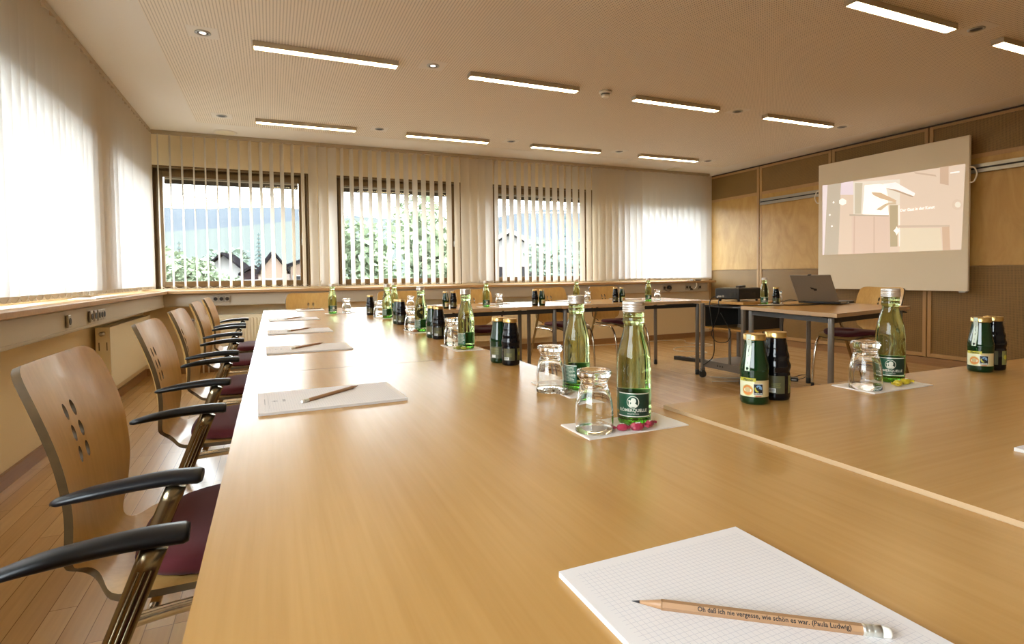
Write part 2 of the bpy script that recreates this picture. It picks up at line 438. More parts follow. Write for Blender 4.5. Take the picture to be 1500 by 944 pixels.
# vertical blinds -----------------------------------------------------------
VZ0, VZ1, VW = 0.912, 2.478, 0.127
def vane_mesh(h):
    vs = []; fs = []; n = 6
    for zi, z in enumerate((0, -h * .5, -h)):
        for i in range(n + 1):
            t = i / n - .5; vs.append((t * VW, 0.006 * (1 - (2 * t) ** 2), z))
    for zi in range(2):
        for i in range(n):
            a = zi * (n + 1) + i; fs.append((a, a + 1, a + n + 2, a + n + 1))
    me = bpy.data.meshes.new('vane'); me.from_pydata(vs, [], fs); me.materials.append(MATS['blind_fabric'])
    for p in me.polygons: p.use_smooth = True
    return me
VM = vane_mesh(VZ1 - VZ0)
def vweight_mesh():
    b = MB().mat('white_plastic').box(-VW / 2 + .004, VW / 2 - .004, -.0015, .0015, -(VZ1 - VZ0) + .0, -(VZ1 - VZ0) + .028)
    o = b.build('hem'); me = o.data; bpy.data.objects.remove(o); return me
HM = vweight_mesh()
def blind(label, axis, c, p0, p1, spacing, angle_fn, group, start=None):
    """axis 'x': hangs along the back wall (c = y); axis 'y': along the left wall (c = x)"""
    root = empty('vertical_blind', label, 'blind', ((p0 + p1) / 2 if axis == 'x' else c, c if axis == 'x' else (p0 + p1) / 2, CEIL), 0, group)
    ox, oy, oz = root.location
    rb = MB().mat('blind_rail')
    if axis == 'x': rb.box(p0 - ox, p1 - ox, -.022, .022, -.036, -.001)
    else: rb.box(-.022, .022, p0 - oy, p1 - oy, -.036, -.001)
    rb.build('headrail', root, bevel=.003)
    p = start if start is not None else p0 + spacing / 2
    ends = []
    while p < p1 - .01:
        a = angle_fn(p) + rnd.uniform(-3.5, 3.5)
        # angle 0: vane stands square to the wall, 90: flat against it
        rz = R(90 + a) if axis == 'x' else R(a)
        o = bpy.data.objects.new('vane', VM); COL.objects.link(o); o.parent = root
        o.location = (p - ox, 0, VZ1 - oz) if axis == 'x' else (0, p - oy, VZ1 - oz)
        o.rotation_euler = (0, R(rnd.uniform(-.1, .1)), rz)
        h = bpy.data.objects.new('hem', HM); COL.objects.link(h); h.parent = o
        ends.append((o.location.x, o.location.y, math.cos(rz), math.sin(rz)))
        p += spacing
    zb = VZ0 - oz + .022
    for side in (-1, 1):
        ch = MB().mat('chain_plastic')
        for i in range(len(ends) - 1):
            A = ends[i]; B = ends[i + 1]; q = side * (VW / 2 - .004)
            a = Vector((A[0] + A[2] * q, A[1] + A[3] * q, zb)); d = Vector((B[0] + B[2] * q, B[1] + B[3] * q, zb))
            pts = [a.lerp(d, t / 6) - Vector((0, 0, .022 * (1 - (2 * t / 6 - 1) ** 2))) for t in range(7)]
            ch.tube(pts, .0013, 4)
        ch.build('spacer_chain', root)
    return root
YBL = 6.62
SP = 0.1057
def af(p):
    if p < 0.40: return 15
    if p < 0.70: return 42
    if p < 2.22: return 13
    if p < 2.66: return 38
    if p < 4.22: return 4
    if p < 4.62: return 30
    if p < 4.98: return 14
    return 52
gB = 'white vertical blinds along the back wall'
edges = [-1.085, 0.53, 2.44, 4.43, 6.19]
bl = ['white vertical blind with open vanes over the leftmost back window, hills and chalets showing through',
      'white vertical blind with open vanes over the back window that a green tree fills',
      'white vertical blind with open vanes over the back window with a white house outside',
      'white vertical blind, mostly closed and glowing, beside the wood panelled wall']
for i in range(4):
    s = -1.03
    while s < edges[i]: s += SP
    blind(bl[i], 'x', YBL, edges[i], edges[i + 1] - .003, SP, af, gB, start=s)
gL = 'white vertical blinds along the left wall'
le = [0.9, 2.83, 4.84, 6.56]
ll = ['white closed vertical blind at the left edge of the picture, nearest the camera',
      'white closed glowing vertical blind behind the first chairs on the left wall',
      'white closed glowing vertical blind on the left wall next to the corner']
for i in range(3):
    blind(ll[i], 'y', -1.10, le[i], le[i + 1] - .003, SP, lambda p: 90 - 26, gL)

# pull cord of the corner blind
tag(MB().mat('chain_plastic').tube(smooth_path([(0.50, 6.60, 2.48), (0.505, 6.60, 1.9), (0.50, 6.60, 1.02), (0.512, 6.60, 0.98), (0.52, 6.60, 1.03), (0.52, 6.60, 1.9), (0.515, 6.60, 2.48)], 4), .002, 5).build('blind_cord'),
    'thin beaded blind cord hanging on the pier between the two left back windows', 'cord')
tag(MB().mat('chain_plastic').tube(smooth_path([(2.41, 6.60, 2.48), (2.41, 6.60, 1.05), (2.42, 6.60, 1.0), (2.43, 6.60, 1.05), (2.43, 6.60, 2.48)], 4), .002, 5).build('blind_cord'),
    'thin beaded blind cord between the green tree window and the white house window', 'cord')

# radiators -----------------------------------------------------------------
def radiator(label, M, length, h, ribs):
    r = empty('radiator', label, 'radiator'); r.matrix_world = M
    b = MB().mat('radiator_enamel').box(0, length, 0, .018, 0, h)
    n = int(length / .033)
    if ribs:
        for i in range(n):
            x = (i + .5) * length / n; b.box(x - .009, x + .009, -.007, 0, .04, h - .04)
    b.build('front_panel', r, bevel=.003)
    MB().mat('radiator_enamel').box(0, length, .075, .09, 0, h).build('rear_panel', r, bevel=.002)
    e = MB().mat('radiator_enamel').box(-.004, .004, .0, .09, 0, h); e.build('end_panel', r, bevel=.001)
    e = MB().mat('radiator_enamel').box(length - .004, length + .004, .0, .09, 0, h); e.build('end_panel', r, bevel=.001)
    g = MB().mat('radiator_grille').box(0.01, length - .01, .02, .073, h - .012, h - .008).mat('radiator_enamel')
    for i in range(int(length / .03)): g.box(.015 + i * .03, .021 + i * .03, .018, .075, h - .008, h)
    g.build('top_grille', r)
    v = MB().mat('alu').lathe([(.016, 0), (.016, .03), (.011, .036), (.011, .05)], 16, Matrix.Translation((-.006, .045, h - .045)) @ Matrix.Rotation(R(-90), 4, 'Y'))
    v.build('thermostat_valve', r)
    s = MB().mat('radiator_grille').box(-.0052, -.0038, .018, .024, h - .17, h - .11).box(-.0052, -.0038, .066, .072, h - .17, h - .11); s.build('end_slot', r)
    p = MB().mat('white_plastic').tube([(.06, .045, .01), (.06, .045, -M.translation.z)], .008, 8).tube([(.11, .045, .01), (.11, .045, -M.translation.z)], .008, 8); p.build('pipe', r)
    return r
radiator('cream panel radiator on the left wall below the corner windowsill', Matrix.Translation((XL + .125, 4.93, 0.20)) @ Matrix.Rotation(R(90), 4, 'Z') , 1.47, .46, False)
radiator('cream ribbed radiator on the back wall behind the middle of the back table', Matrix.Translation((1.15, YB - .13, .16)), 2.35, .46, True)
radiator('cream ribbed radiator on the back wall behind the far end of the long table', Matrix.Translation((-0.75, YB - .13, .16)), 1.3, .46, True)

# sockets -------------------------------------------------------------------
def socket(label, M, n, group):
    r = empty('wall_socket', label, 'socket', group=group); r.matrix_world = M
    w = .055
    for i in range(n):
        MB().mat('socket_alu').box(i * w + .002, (i + 1) * w - .002, -.012, 0, -.034, .034).build('socket_plate', r, bevel=.003)
        MB().mat('socket_hole').lathe([(.019, 0), (.019, .002), (.015, .002)], 20, Matrix.Translation((i * w + w / 2, -.0125, 0)) @ Matrix.Rotation(R(90), 4, 'X')).build('socket_hole', r)
    return r
YT, XT = YB - .185, -1.015
gs = 'sockets in the cable trunking'
socket('triple metal socket in the trunking below the leftmost back window', Matrix.Translation((-0.575, YT, .795)), 3, gs)
ML = lambda y: Matrix.Translation((XT, y, .79)) @ Matrix.Rotation(R(90), 4, 'Z')
def mk_left(label, y, n):
    return socket(label, Matrix.Translation((XT, y, .79)) @ Matrix.Rotation(R(90), 4, 'Z'), n, gs)
mk_left('single metal socket in the left trunking, left of the socket row', 3.66, 1)
mk_left('single metal socket in the left trunking, first of the row near the radiator', 4.06, 1)
mk_left('metal data outlet in the left trunking, second in the row near the radiator', 4.14, 1)
mk_left('triple metal socket in the left trunking, last in the row near the radiator', 4.22, 3)
socket('metal socket with black plug below the closed back blind', Matrix.Translation((5.30, YT, .793)), 3, gs)
socket('pair of metal sockets under the sill by the wood panelled wall', Matrix.Translation((5.72, YT, .793)), 2, gs)
socket('metal socket nearest the wood panelled wall with white plug cable beside it', Matrix.Translation((5.97, YT, .793)), 1, gs)
pl = empty('power_plug', 'black plug standing out of the trunking socket below the closed back blind', 'plug', (5.40, YT - .012, .80))
MB().mat('black_plastic').lathe([(.028, 0), (.026, .03), (.012, .045)], 16, Matrix.Rotation(R(90), 4, 'X')).build('plug_body', pl)
MB().mat('cable_black').tube(smooth_path([(0, -.04, 0), (0, -.06, -.03), (-.05, -.05, -.06), (-.09, -.02, -.03)]), .004, 6).build('plug_cord', pl)
wc = empty('network_cable', 'white cable looping from the back windowsill down to the trunking socket', 'cable', (5.83, YB - .2, .9))
MB().mat('cable_white').tube(smooth_path([(-.10, .0, -.005), (-.05, -.01, .02), (.03, -.03, .0), (.06, -.045, -.07), (.03, -.035, -.13), (.0, -.0, -.12)]), .006, 8).build('cord', wc)
MB().mat('black_plastic').box(-.02, .02, -.015, .012, -.15, -.12).build('plug', wc, bevel=.003)
tag(MB().mat('black_plastic').box(5.86, 6.02, YB - .2, YB - .12, .889, .905).build('adapter_box', bevel=.004), 'flat black box lying on the back windowsill at its right end', 'adapter')
tag(MB().mat('paper').box(-1.18, -1.03, 4.30, 4.42, .889, .893).box(-1.16, -1.04, 4.33, 4.44, .893, .896).build('paper_sheets'), 'white papers lying on the left windowsill below the blind', 'paper')

# ================================================================== CEILING FITTINGS
def lamp_proto():
    r = empty('ceiling_lamp', 'x', 'lamp', group='linear ceiling lamps')
    MB().mat('lamp_house').box(-.465, .465, -.036, -.031, -.034, 0).box(-.465, .465, .031, .036, -.034, 0).box(-.465, -.458, -.031, .031, -.034, 0).box(.458, .465, -.031, .031, -.034, 0).box(-.458, .458, -.031, .031, -.006, 0).build('housing', r)
    MB().mat('lamp_glow').box(-.456, .456, -.03, .03, -.036, -.008).build('diffuser', r, bevel=.004)
    return r
rows = [
 (3.95, [(0.39, 'long lit ceiling lamp, leftmost of the row ending above the projection board side'), (1.85, 'lit linear ceiling lamp left of the smoke detector, second of its row'),
         (3.33, 'lit linear ceiling lamp just right of the smoke detector'), (4.85, 'lit linear ceiling lamp nearest above the projection board')]),
 (5.83, [(0.36, 'lit linear ceiling lamp nearest the left back corner'), (1.80, 'lit linear ceiling lamp above the back window with the green tree'),
         (3.26, 'lit linear ceiling lamp above the back window with the white house'), (4.78, 'lit linear ceiling lamp above the closed back blind')]),
 (2.10, [(0.44, None), (1.93, None), (3.44, 'large lit ceiling lamp cut by the top edge of the picture'), (4.87, 'lit ceiling lamp cut by the right edge of the picture')])]
lp = lamp_proto(); first = True
for y, lst in rows:
    for x, lab in lst:
        place(lp, first, (x, y, CEIL), 0, lab or 'lit linear ceiling lamp over the near part of the room, out of the picture'); first = False

def spot_proto():
    r = empty('ceiling_spotlight', 'x', 'lamp', group='small recessed ceiling spotlights')
    MB().mat('alu').lathe([(.044, -.0), (.046, -.004), (.036, -.007), (.032, -.002)], 28, caps=(False, False)).build('trim_ring', r)
    MB().mat('dark_frame').lathe([(.032, -.002), (.024, -.0015), (.024, -.0012)], 24).build('reflector', r)
    MB().mat('spot_glow').lathe([(.02, -.003), (.016, -.0035), (.001, -.004)], 16).build('bulb', r)
    return r
def spot_dark():
    r = empty('ceiling_spotlight', 'x', 'lamp', group='small recessed ceiling spotlights')
    MB().mat('alu').lathe([(.044, -.0), (.046, -.004), (.036, -.007), (.032, -.002)], 28, caps=(False, False)).build('trim_ring', r)
    MB().mat('dark_frame').lathe([(.033, -.002), (.02, -.0015), (.001, -.0015)], 24).build('reflector', r)
    return r
sp1 = spot_proto(); sp2 = spot_dark()
place(sp1, True, (-.351, 3.91, CEIL), 0, 'chrome ringed ceiling spotlight, leftmost and largest in the picture')
place(sp1, False, (1.10, 3.91, CEIL), 0, 'lit ceiling spotlight between the first two lamps of the nearer row')
dk = [((4.05, 3.96), 'ceiling spotlight between the last two lamps of the row above the board'), ((5.53, 3.99), 'ceiling spotlight right of the lamp nearest the projection board'),
      ((-.387, 5.83), 'small ceiling spotlight beside the round flush disc at the left back corner'), ((1.05, 5.78), 'small ceiling spotlight above the pier between the first two back windows'),
      ((2.52, 5.78), 'small ceiling spotlight, third of the row along the back blinds'), ((3.98, 5.79), 'small ceiling spotlight, fourth of the row along the back blinds'),
      ((5.46, 5.86), 'small ceiling spotlight nearest the corner of back blinds and wood panels'), ((4.10, 2.066), 'dark ceiling spotlight at the top right between two large lamps')]
for i, (p, lab) in enumerate(dk): place(sp2, i == 0, (p[0], p[1], CEIL), 0, lab)
pads = struct(MB().mat('ceiling_plain').build('trim_5')) if False else None
for p in [(-.351, 3.91), (1.10, 3.91), (4.05, 3.96), (-.387, 5.83), (1.05, 5.78), (2.52, 5.78), (3.98, 5.79), (5.46, 5.86), (4.10, 2.066), (5.53, 3.99)]:
    MB().mat('ceiling_plain').box(p[0] - .085, p[0] + .085, p[1] - .085, p[1] + .085, CEIL - .0, CEIL + .002).build('spot_plate', ceiling)
sd = empty('smoke_detector', 'white round smoke detector on the ceiling between two lamps', 'smoke detector', (2.575, 3.936, CEIL))
MB().mat('white_plastic').lathe([(.052, 0), (.052, -.018), (.046, -.022)], 28).build('base', sd)
MB().mat('white_plastic').lathe([(.034, -.03), (.034, -.045), (.024, -.052)], 28).build('head', sd)
MB().mat('dark_frame').lathe([(.036, -.022), (.030, -.031)], 28).build('smoke_chamber', sd)
for i, (p, lab) in enumerate([((-.402, 6.47), 'flat round ceiling speaker disc above the leftmost back window'), ((5.423, 6.49), 'flat round ceiling speaker disc near the corner by the wood panels')]):
    s = empty('ceiling_speaker', lab, 'speaker', (p[0], p[1], CEIL), group='flush ceiling speakers')
    MB().mat('ceiling_plain').lathe([(.11, 0), (.11, -.006), (.10, -.009)], 36).build('speaker_rim', s)
    MB().mat('radiator_enamel').lathe([(.098, -.008), (.09, -.010)], 36).build('speaker_grille', s)

# ================================================================== TABLES
def tabletop(b, poly, z1=TT, th=0.026, top='beech_table', edge='beech_edge'):
    n = len(poly)
    b.mat(top).add([(x, y, z1) for x, y in poly], [tuple(range(n))])
    b.mat(edge)
    b.add([(x, y, z1) for x, y in poly] + [(x, y, z1 - th) for x, y in poly], [(i, (i + 1) % n, n + (i + 1) % n, n + i) for i in range(n)])
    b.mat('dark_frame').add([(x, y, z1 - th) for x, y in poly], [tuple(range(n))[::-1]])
def table(label, poly, legs, z1=TT, top='beech_table', edge='beech_edge', group='beech conference tables'):
    cx = sum(p[0] for p in poly) / len(poly); cy = sum(p[1] for p in poly) / len(poly)
    r = empty('conference_table', label, 'table', (cx, cy, 0), group=group)
    P = [(x - cx, y - cy) for x, y in poly]
    b = MB(); tabletop(b, P, z1, top=top, edge=edge); b.build('tabletop', r)
    Lg = [(x - cx, y - cy) for x, y in legs]
    for x, y in Lg:
        lg = MB().mat('grey_metal').lathe([(.0185, .05), (.0185, z1 - .045), (.016, z1 - .035)], 20, Matrix.Translation((x, y, 0))).build('leg', r)
        MB().mat('rubber').lathe([(.017, 0), (.0192, .004), (.0192, .052)], 20, Matrix.Translation((x, y, 0))).build('foot', lg)
    f = MB().mat('dark_frame'); k = len(Lg)
    for i in range(k):
        a, c = Vector((*Lg[i], z1 - .052)), Vector((*Lg[(i + 1) % k], z1 - .052))
        d = (c - a).normalized(); nrm = Vector((-d.y, d.x, 0)) * .011
        vs = []
        for q in (a + d * .02, c - d * .02):
            for s in (-1, 1):
                for z in (-.016, .016): vs.append(tuple(q + nrm * s + Vector((0, 0, z))))
        f.add(vs, [(0, 1, 3, 2), (4, 6, 7, 5), (0, 4, 5, 1), (2, 3, 7, 6), (0, 2, 6, 4), (1, 5, 7, 3)])
    f.build('underframe', r)
    fx = MB().mat('rubber')
    for i in range(k):
        p = Vector((*Lg[i], 0)) * .9
        fx.box(p.x - .03, p.x + .03, p.y - .03, p.y + .03, z1 - .036, z1 - .026)
    fx.build('bracket', r)
    return r
def rect(x0, x1, y0, y1): return [(x0, y0), (x1, y0), (x1, y1), (x0, y1)]
def rlegs(x0, x1, y0, y1, d=.035): return [(x0 + d, y0 + d), (x1 - d, y0 + d), (x1 - d, y1 - d), (x0 + d, y1 - d)]
XA, XB = -0.068, 0.716
table('near beech table filling the foreground, large notepad and pencil on it', rect(XA, XB, 0.10, 1.7265), rlegs(XA, XB, .10, 1.7265))
table('middle beech table of the long row, just beyond the seam behind the near table', rect(XA, XB, 1.7295, 3.398), rlegs(XA, XB, 1.7295, 3.398))
table('farthest beech table of the long row, ending before the leftmost back window', rect(XA, XB, 3.4, 5.06), rlegs(XA, XB, 3.4, 5.06))
table('beech table at the right, standing slightly higher than the near table beside it', rect(XB + .0015, 2.33, .10, .894), rlegs(XB + .0015, 2.33, .10, .894), z1=TT + .0065, top='beech_table_x')
table('beech table continuing the right wing out of the picture', rect(2.333, 3.93, .10, .894), rlegs(2.333, 3.93, .10, .894), z1=TT + .0065, top='beech_table_x')
table('beech table of the back row joined to the end of the long row', rect(XB + .002, 2.30, 4.235, 5.04), [(.80, 4.30), (2.27, 4.30), (2.25, 5.0), (.80, 5.0)], top='beech_table_x')
table('beech table of the back row next to the projector trolley', rect(2.302, 3.93, 4.225, 5.03), [(2.36, 4.27), (3.86, 4.29), (3.89, 4.98), (2.345, 4.99)], top='beech_table_x')
table('beech presenter table carrying the laptop', [(3.28, 2.39), (4.40, 2.62), (4.52, 3.62), (3.43, 3.32)], [(3.335, 2.47), (4.36, 2.67), (4.43, 3.50), (3.49, 3.27)], top='beech_table_x')

# ================================================================== CHAIRS
def chair_proto():
    r = empty('conference_chair', 'x', 'chair', group='armchairs at the conference tables')
    prof = [(-.275, .868, .150), (-.273, .862, .186), (-.268, .846, .203), (-.256, .815, .211), (-.244, .78, .214), (-.231, .74, .213), (-.221, .70, .210), (-.214, .66, .206), (-.210, .62, .203),
            (-.2088, .585, .200), (-.2085, .555, .197), (-.208, .532, .190), (-.206, .517, .166), (-.202, .505, .137), (-.194, .493, .120), (-.181, .484, .124), (-.168, .4775, .150),
            (-.154, .4735, .190), (-.136, .471, .214), (-.10, .470, .222), (-.03, .470, .223), (.05, .472, .223), (.13, .475, .218), (.19, .472, .209), (.225, .462, .195), (.245, .447, .165)]
    def shell(th):
        NN = 20; vs = []; fs = []
        k = len(prof)
        for i, (u, z, w) in enumerate(prof):
            a = prof[max(i - 1, 0)]; c = prof[min(i + 1, k - 1)]
            t = Vector((c[0] - a[0], 0, c[1] - a[1])).normalized(); nrm = Vector((-t.z, 0, t.x))   # towards the sitter
            if nrm.x < 0 and i < 13: nrm = -nrm
            bk = max(0.0, min(1.0, (z - .49) / .12)) if i < 16 else 0
            curve = .030 * bk + (.010 if i >= 16 else .0)
            for j in range(NN + 1):
                y = (2 * j / NN - 1) * w
                off = nrm * (curve * ((y / .21) ** 2) - curve * .5)
                vs.append((u + off.x, y, z + off.z))
        for i in range(k - 1):
            for j in range(NN):
                a = i * (NN + 1) + j; fs.append((a, a + NN + 1, a + NN + 2, a + 1))
        return vs, fs
    vs, fs = shell(.012)
    me = bpy.data.meshes.new('shell'); me.from_pydata(vs, [], fs)
    for m in ('chair_ply', 'ply_edge'): me.materials.append(MATS[m])
    for p in me.polygons: p.use_smooth = True
    o = bpy.data.objects.new('shell', me); COL.objects.link(o)
    ss = o.modifiers.new('ss', 'SUBSURF'); ss.levels = 1; ss.render_levels = 1; ss.boundary_smooth = 'ALL'
    sd_ = o.modifiers.new('s', 'SOLIDIFY'); sd_.thickness = .012; sd_.offset = 0; sd_.material_offset_rim = 1
    # six oval holes
    h = MB().mat('ply_edge')
    for (y, z) in [(-.020, .762), (.022, .762), (-.020, .720), (.022, .720), (-.020, .678), (.022, .678)]:
        M = Matrix.Translation((-.225, y, z)) @ Matrix.Rotation(R(90), 4, 'Y') @ Matrix.Diagonal((1.75, 1, 1, 1))
        h.lathe([(.0092, -.08), (.0092, .08)], 20, M, smooth=False)
    ho = h.build('holes')
    bo = o.modifiers.new('bo', 'BOOLEAN'); bo.operation = 'DIFFERENCE'; bo.object = ho; bo.solver = 'EXACT'
    dg = bpy.context.evaluated_depsgraph_get(); em = bpy.data.meshes.new_from_object(o.evaluated_get(dg)); bpy.data.objects.remove(o); bpy.data.objects.remove(ho)
    em.name = 'shell'
    so = bpy.data.objects.new('shell', em); COL.objects.link(so); so.parent = r; so['label'] = 'bent beech plywood seat shell with six oval holes'
    for p in em.polygons: p.use_smooth = True

    if len(em.polygons) < 100: print('WARNING shell boolean', len(em.polygons))
    es = so.modifiers.new('es', 'EDGE_SPLIT'); es.split_angle = R(38)
    # cushion
    out = []
    for i in range(40):
        a = 2 * PI * i / 40; n = 3.4
        c_, s_ = math.cos(a), math.sin(a)
        rr = (abs(c_) ** n + abs(s_) ** n) ** (-1 / n)
        u, y = .048 + .182 * rr * c_, .203 * rr * s_
        y *= 1.0 - .10 * max(0, (.0 - u) / .12)
        out.append((u, y))
    vs = []; fs = []
    rings = [(1.0, .0), (1.012, .010), (1.0, .022), (.93, .030), (.7, .036), (.35, .039), (.02, .040)]
    def base(u): return .474 + (.003 if u > .1 else 0) - max(0, u - .18) * .3
    for s, dz in rings:
        for (u, y) in out: vs.append((.048 + (u - .048) * s, y * s, base(u) + .002 + dz + .010 * (y * s / .21) ** 2))
    for i in range(len(rings) - 1):
        for j in range(40):
            a = i * 40 + j; bb = i * 40 + (j + 1) % 40; fs.append((a, bb, bb + 40, a + 40))
    fs.append([(len(rings) - 1) * 40 + j for j in range(40)]); fs.append([j for j in range(40)][::-1])
    MB().mat('burgundy').add(vs, fs, None, True).build('cushion', r)['label'] = 'dark burgundy seat cushion'
    for s in (-1, 1):
        ya = s * .262
        # armrest: tapering arched bar
        path = smooth_path([(-.203, ya - s * .004, .667), (-.15, ya, .676), (-.09, ya, .682), (-.04, ya, .684), (.004, ya + s * .002, .682)], 5)
        k = len(path); rad = [.55 + .45 * min(1, (i / k) / .25) if i / k < .25 else (1.0 + .18 * min(1, (i / k - .25) / .5)) for i in range(k)]
        rad[-1] *= .82; rad[0] *= .6
        arm = MB().mat('arm_black').tube(path, .0100, 12, ry=.0205, up=(0, 0, 1), radii=rad).build('armrest', r)
        yl = s * .252
        lb = MB().mat('leg_metal').tube([(-.034, ya, .672), (-.045, ya, .645), (-.120, yl, .455), (-.285, yl, .03)], .0148, 20, ry=.0095, up=(1, 0, 0))
        # raised ribs of the profiled tube
        for q in (-.5, 0, .5):
            lb.tube([(-.045 + q * .014, ya + s * -.0088, .645), (-.120 + q * .014, yl + s * -.0088, .455), (-.285 + q * .014, yl + s * -.0088, .03)], .0018, 5)
        leg = lb.build('leg', r)
        MB().mat('rubber').tube([(-.281, yl, .04), (-.296, yl, 0)], .017, 14, ry=.012, up=(1, 0, 0)).build('foot', leg)
        yf = s * .235
        lf = MB().mat('chrome').tube(smooth_path([(-.108, yl, .452), (-.02, yf, .452), (.11, yf, .450), (.165, yf, .435), (.205, yf, .375), (.228, yf, .27), (.240, yf, .15), (.246, yf, .03)], 5), .011, 12, ry=.011)
        leg = lf.build('leg', r)
        MB().mat('rubber').lathe([(.013, 0), (.0135, .035)], 14, Matrix.Translation((.247, yf, 0))).build('foot', leg)
    cb = MB().mat('chrome').tube([(.10, -.235, .450), (.10, .235, .450)], .009, 10).tube([(-.08, -.24, .452), (-.08, .24, .452)], .009, 10)
    cb.build('crossbar', r)
    return r
ch = chair_proto()
left = [(-.10, .560, 'armchair at the bottom left corner, only its armrest and leg in the picture'),
        (.004, 1.318, 'nearest full armchair at the left, large beech back with six oval holes'),
        (-.010, 2.235, 'second armchair along the left side of the long table, counting from the camera'),
        (-.024, 2.99, 'third armchair along the left side, between the second and fourth'),
        (-.047, 3.89, 'fourth armchair along the left side of the long table'),
        (-.056, 4.64, 'last armchair of the left side, beside the end of the long table')]
offs = [-.110, -.118, -.132, -.145, -.170, -.180]
for i, (_, y, lab) in enumerate(left): place(ch, i == 0, (offs[i], y, 0), 0, lab)
back = [(.325, 5.17, -90, 'armchair at the head of the long table below the leftmost back window'),
        (1.14, 5.13, -88, 'armchair behind the back table under the green tree window, left of the pale pier'),
        (1.88, 5.13, -91, 'armchair behind the back table, below the pier left of the white house window'),
        (2.80, 5.13, -84, 'armchair behind the back table, left of the pair that stand right of its middle'),
        (3.50, 5.13, -82, 'armchair behind the right end of the back table, nearest the projector')]
for x, y, a, lab in back: place(ch, False, (x, y, 0), R(a), lab)
place(ch, False, (4.55, 3.12, 0), R(173), 'presenter armchair behind the laptop, in front of the projection board')

# ================================================================== TABLEWARE
def wrap(b, V, F, rad, ang, z, flip=False):
    """bend flat lettering round a bottle; ang is the direction the print faces"""
    vs = []
    for x, y, _ in V:
        a = ang + x / rad; vs.append((rad * math.cos(a), rad * math.sin(a), z + y))
    b.add(vs, F)
def band(b, rad, a0, a1, z0, z1, n=24):
    vs = []; fs = []
    for i in range(n + 1):
        a = a0 + (a1 - a0) * i / n
        for z in (z0, z1): vs.append((rad * math.cos(a), rad * math.sin(a), z))
    for i in range(n): fs.append((2 * i, 2 * i + 2, 2 * i + 3, 2 * i + 1))
    b.add(vs, fs, None, True)
def disc(b, rad, ang, z, r0, r1, n=28, yo=0.0):
    V = []; F = []
    for i in range(n):
        a = 2 * PI * i / n
        V += [(r0 * math.cos(a) + yo, r0 * math.sin(a), 0), (r1 * math.cos(a) + yo, r1 * math.sin(a), 0)]
    for i in range(n):
        j = (i + 1) % n; F.append((2 * i, 2 * i + 1, 2 * j + 1, 2 * j))
    wrap(b, V, F, rad, ang, z)
def poly_on(b, pts, rad, ang, z):
    bm = bmesh.new(); f = bm.faces.new([bm.verts.new((x, y, 0)) for x, y in pts])
    w = max(p[0] for p in pts) - min(p[0] for p in pts)
    x = min(p[0] for p in pts) + .0025
    while w > .003 and x < max(p[0] for p in pts) - .0005:
        bmesh.ops.bisect_plane(bm, geom=bm.verts[:] + bm.edges[:] + bm.faces[:], plane_co=(x, 0, 0), plane_no=(1, 0, 0)); x += .0025
    bm.verts.index_update()
    wrap(b, [tuple(v.co) for v in bm.verts], [tuple(v.index for v in q.verts) for q in bm.faces], rad, ang, z); bm.free()

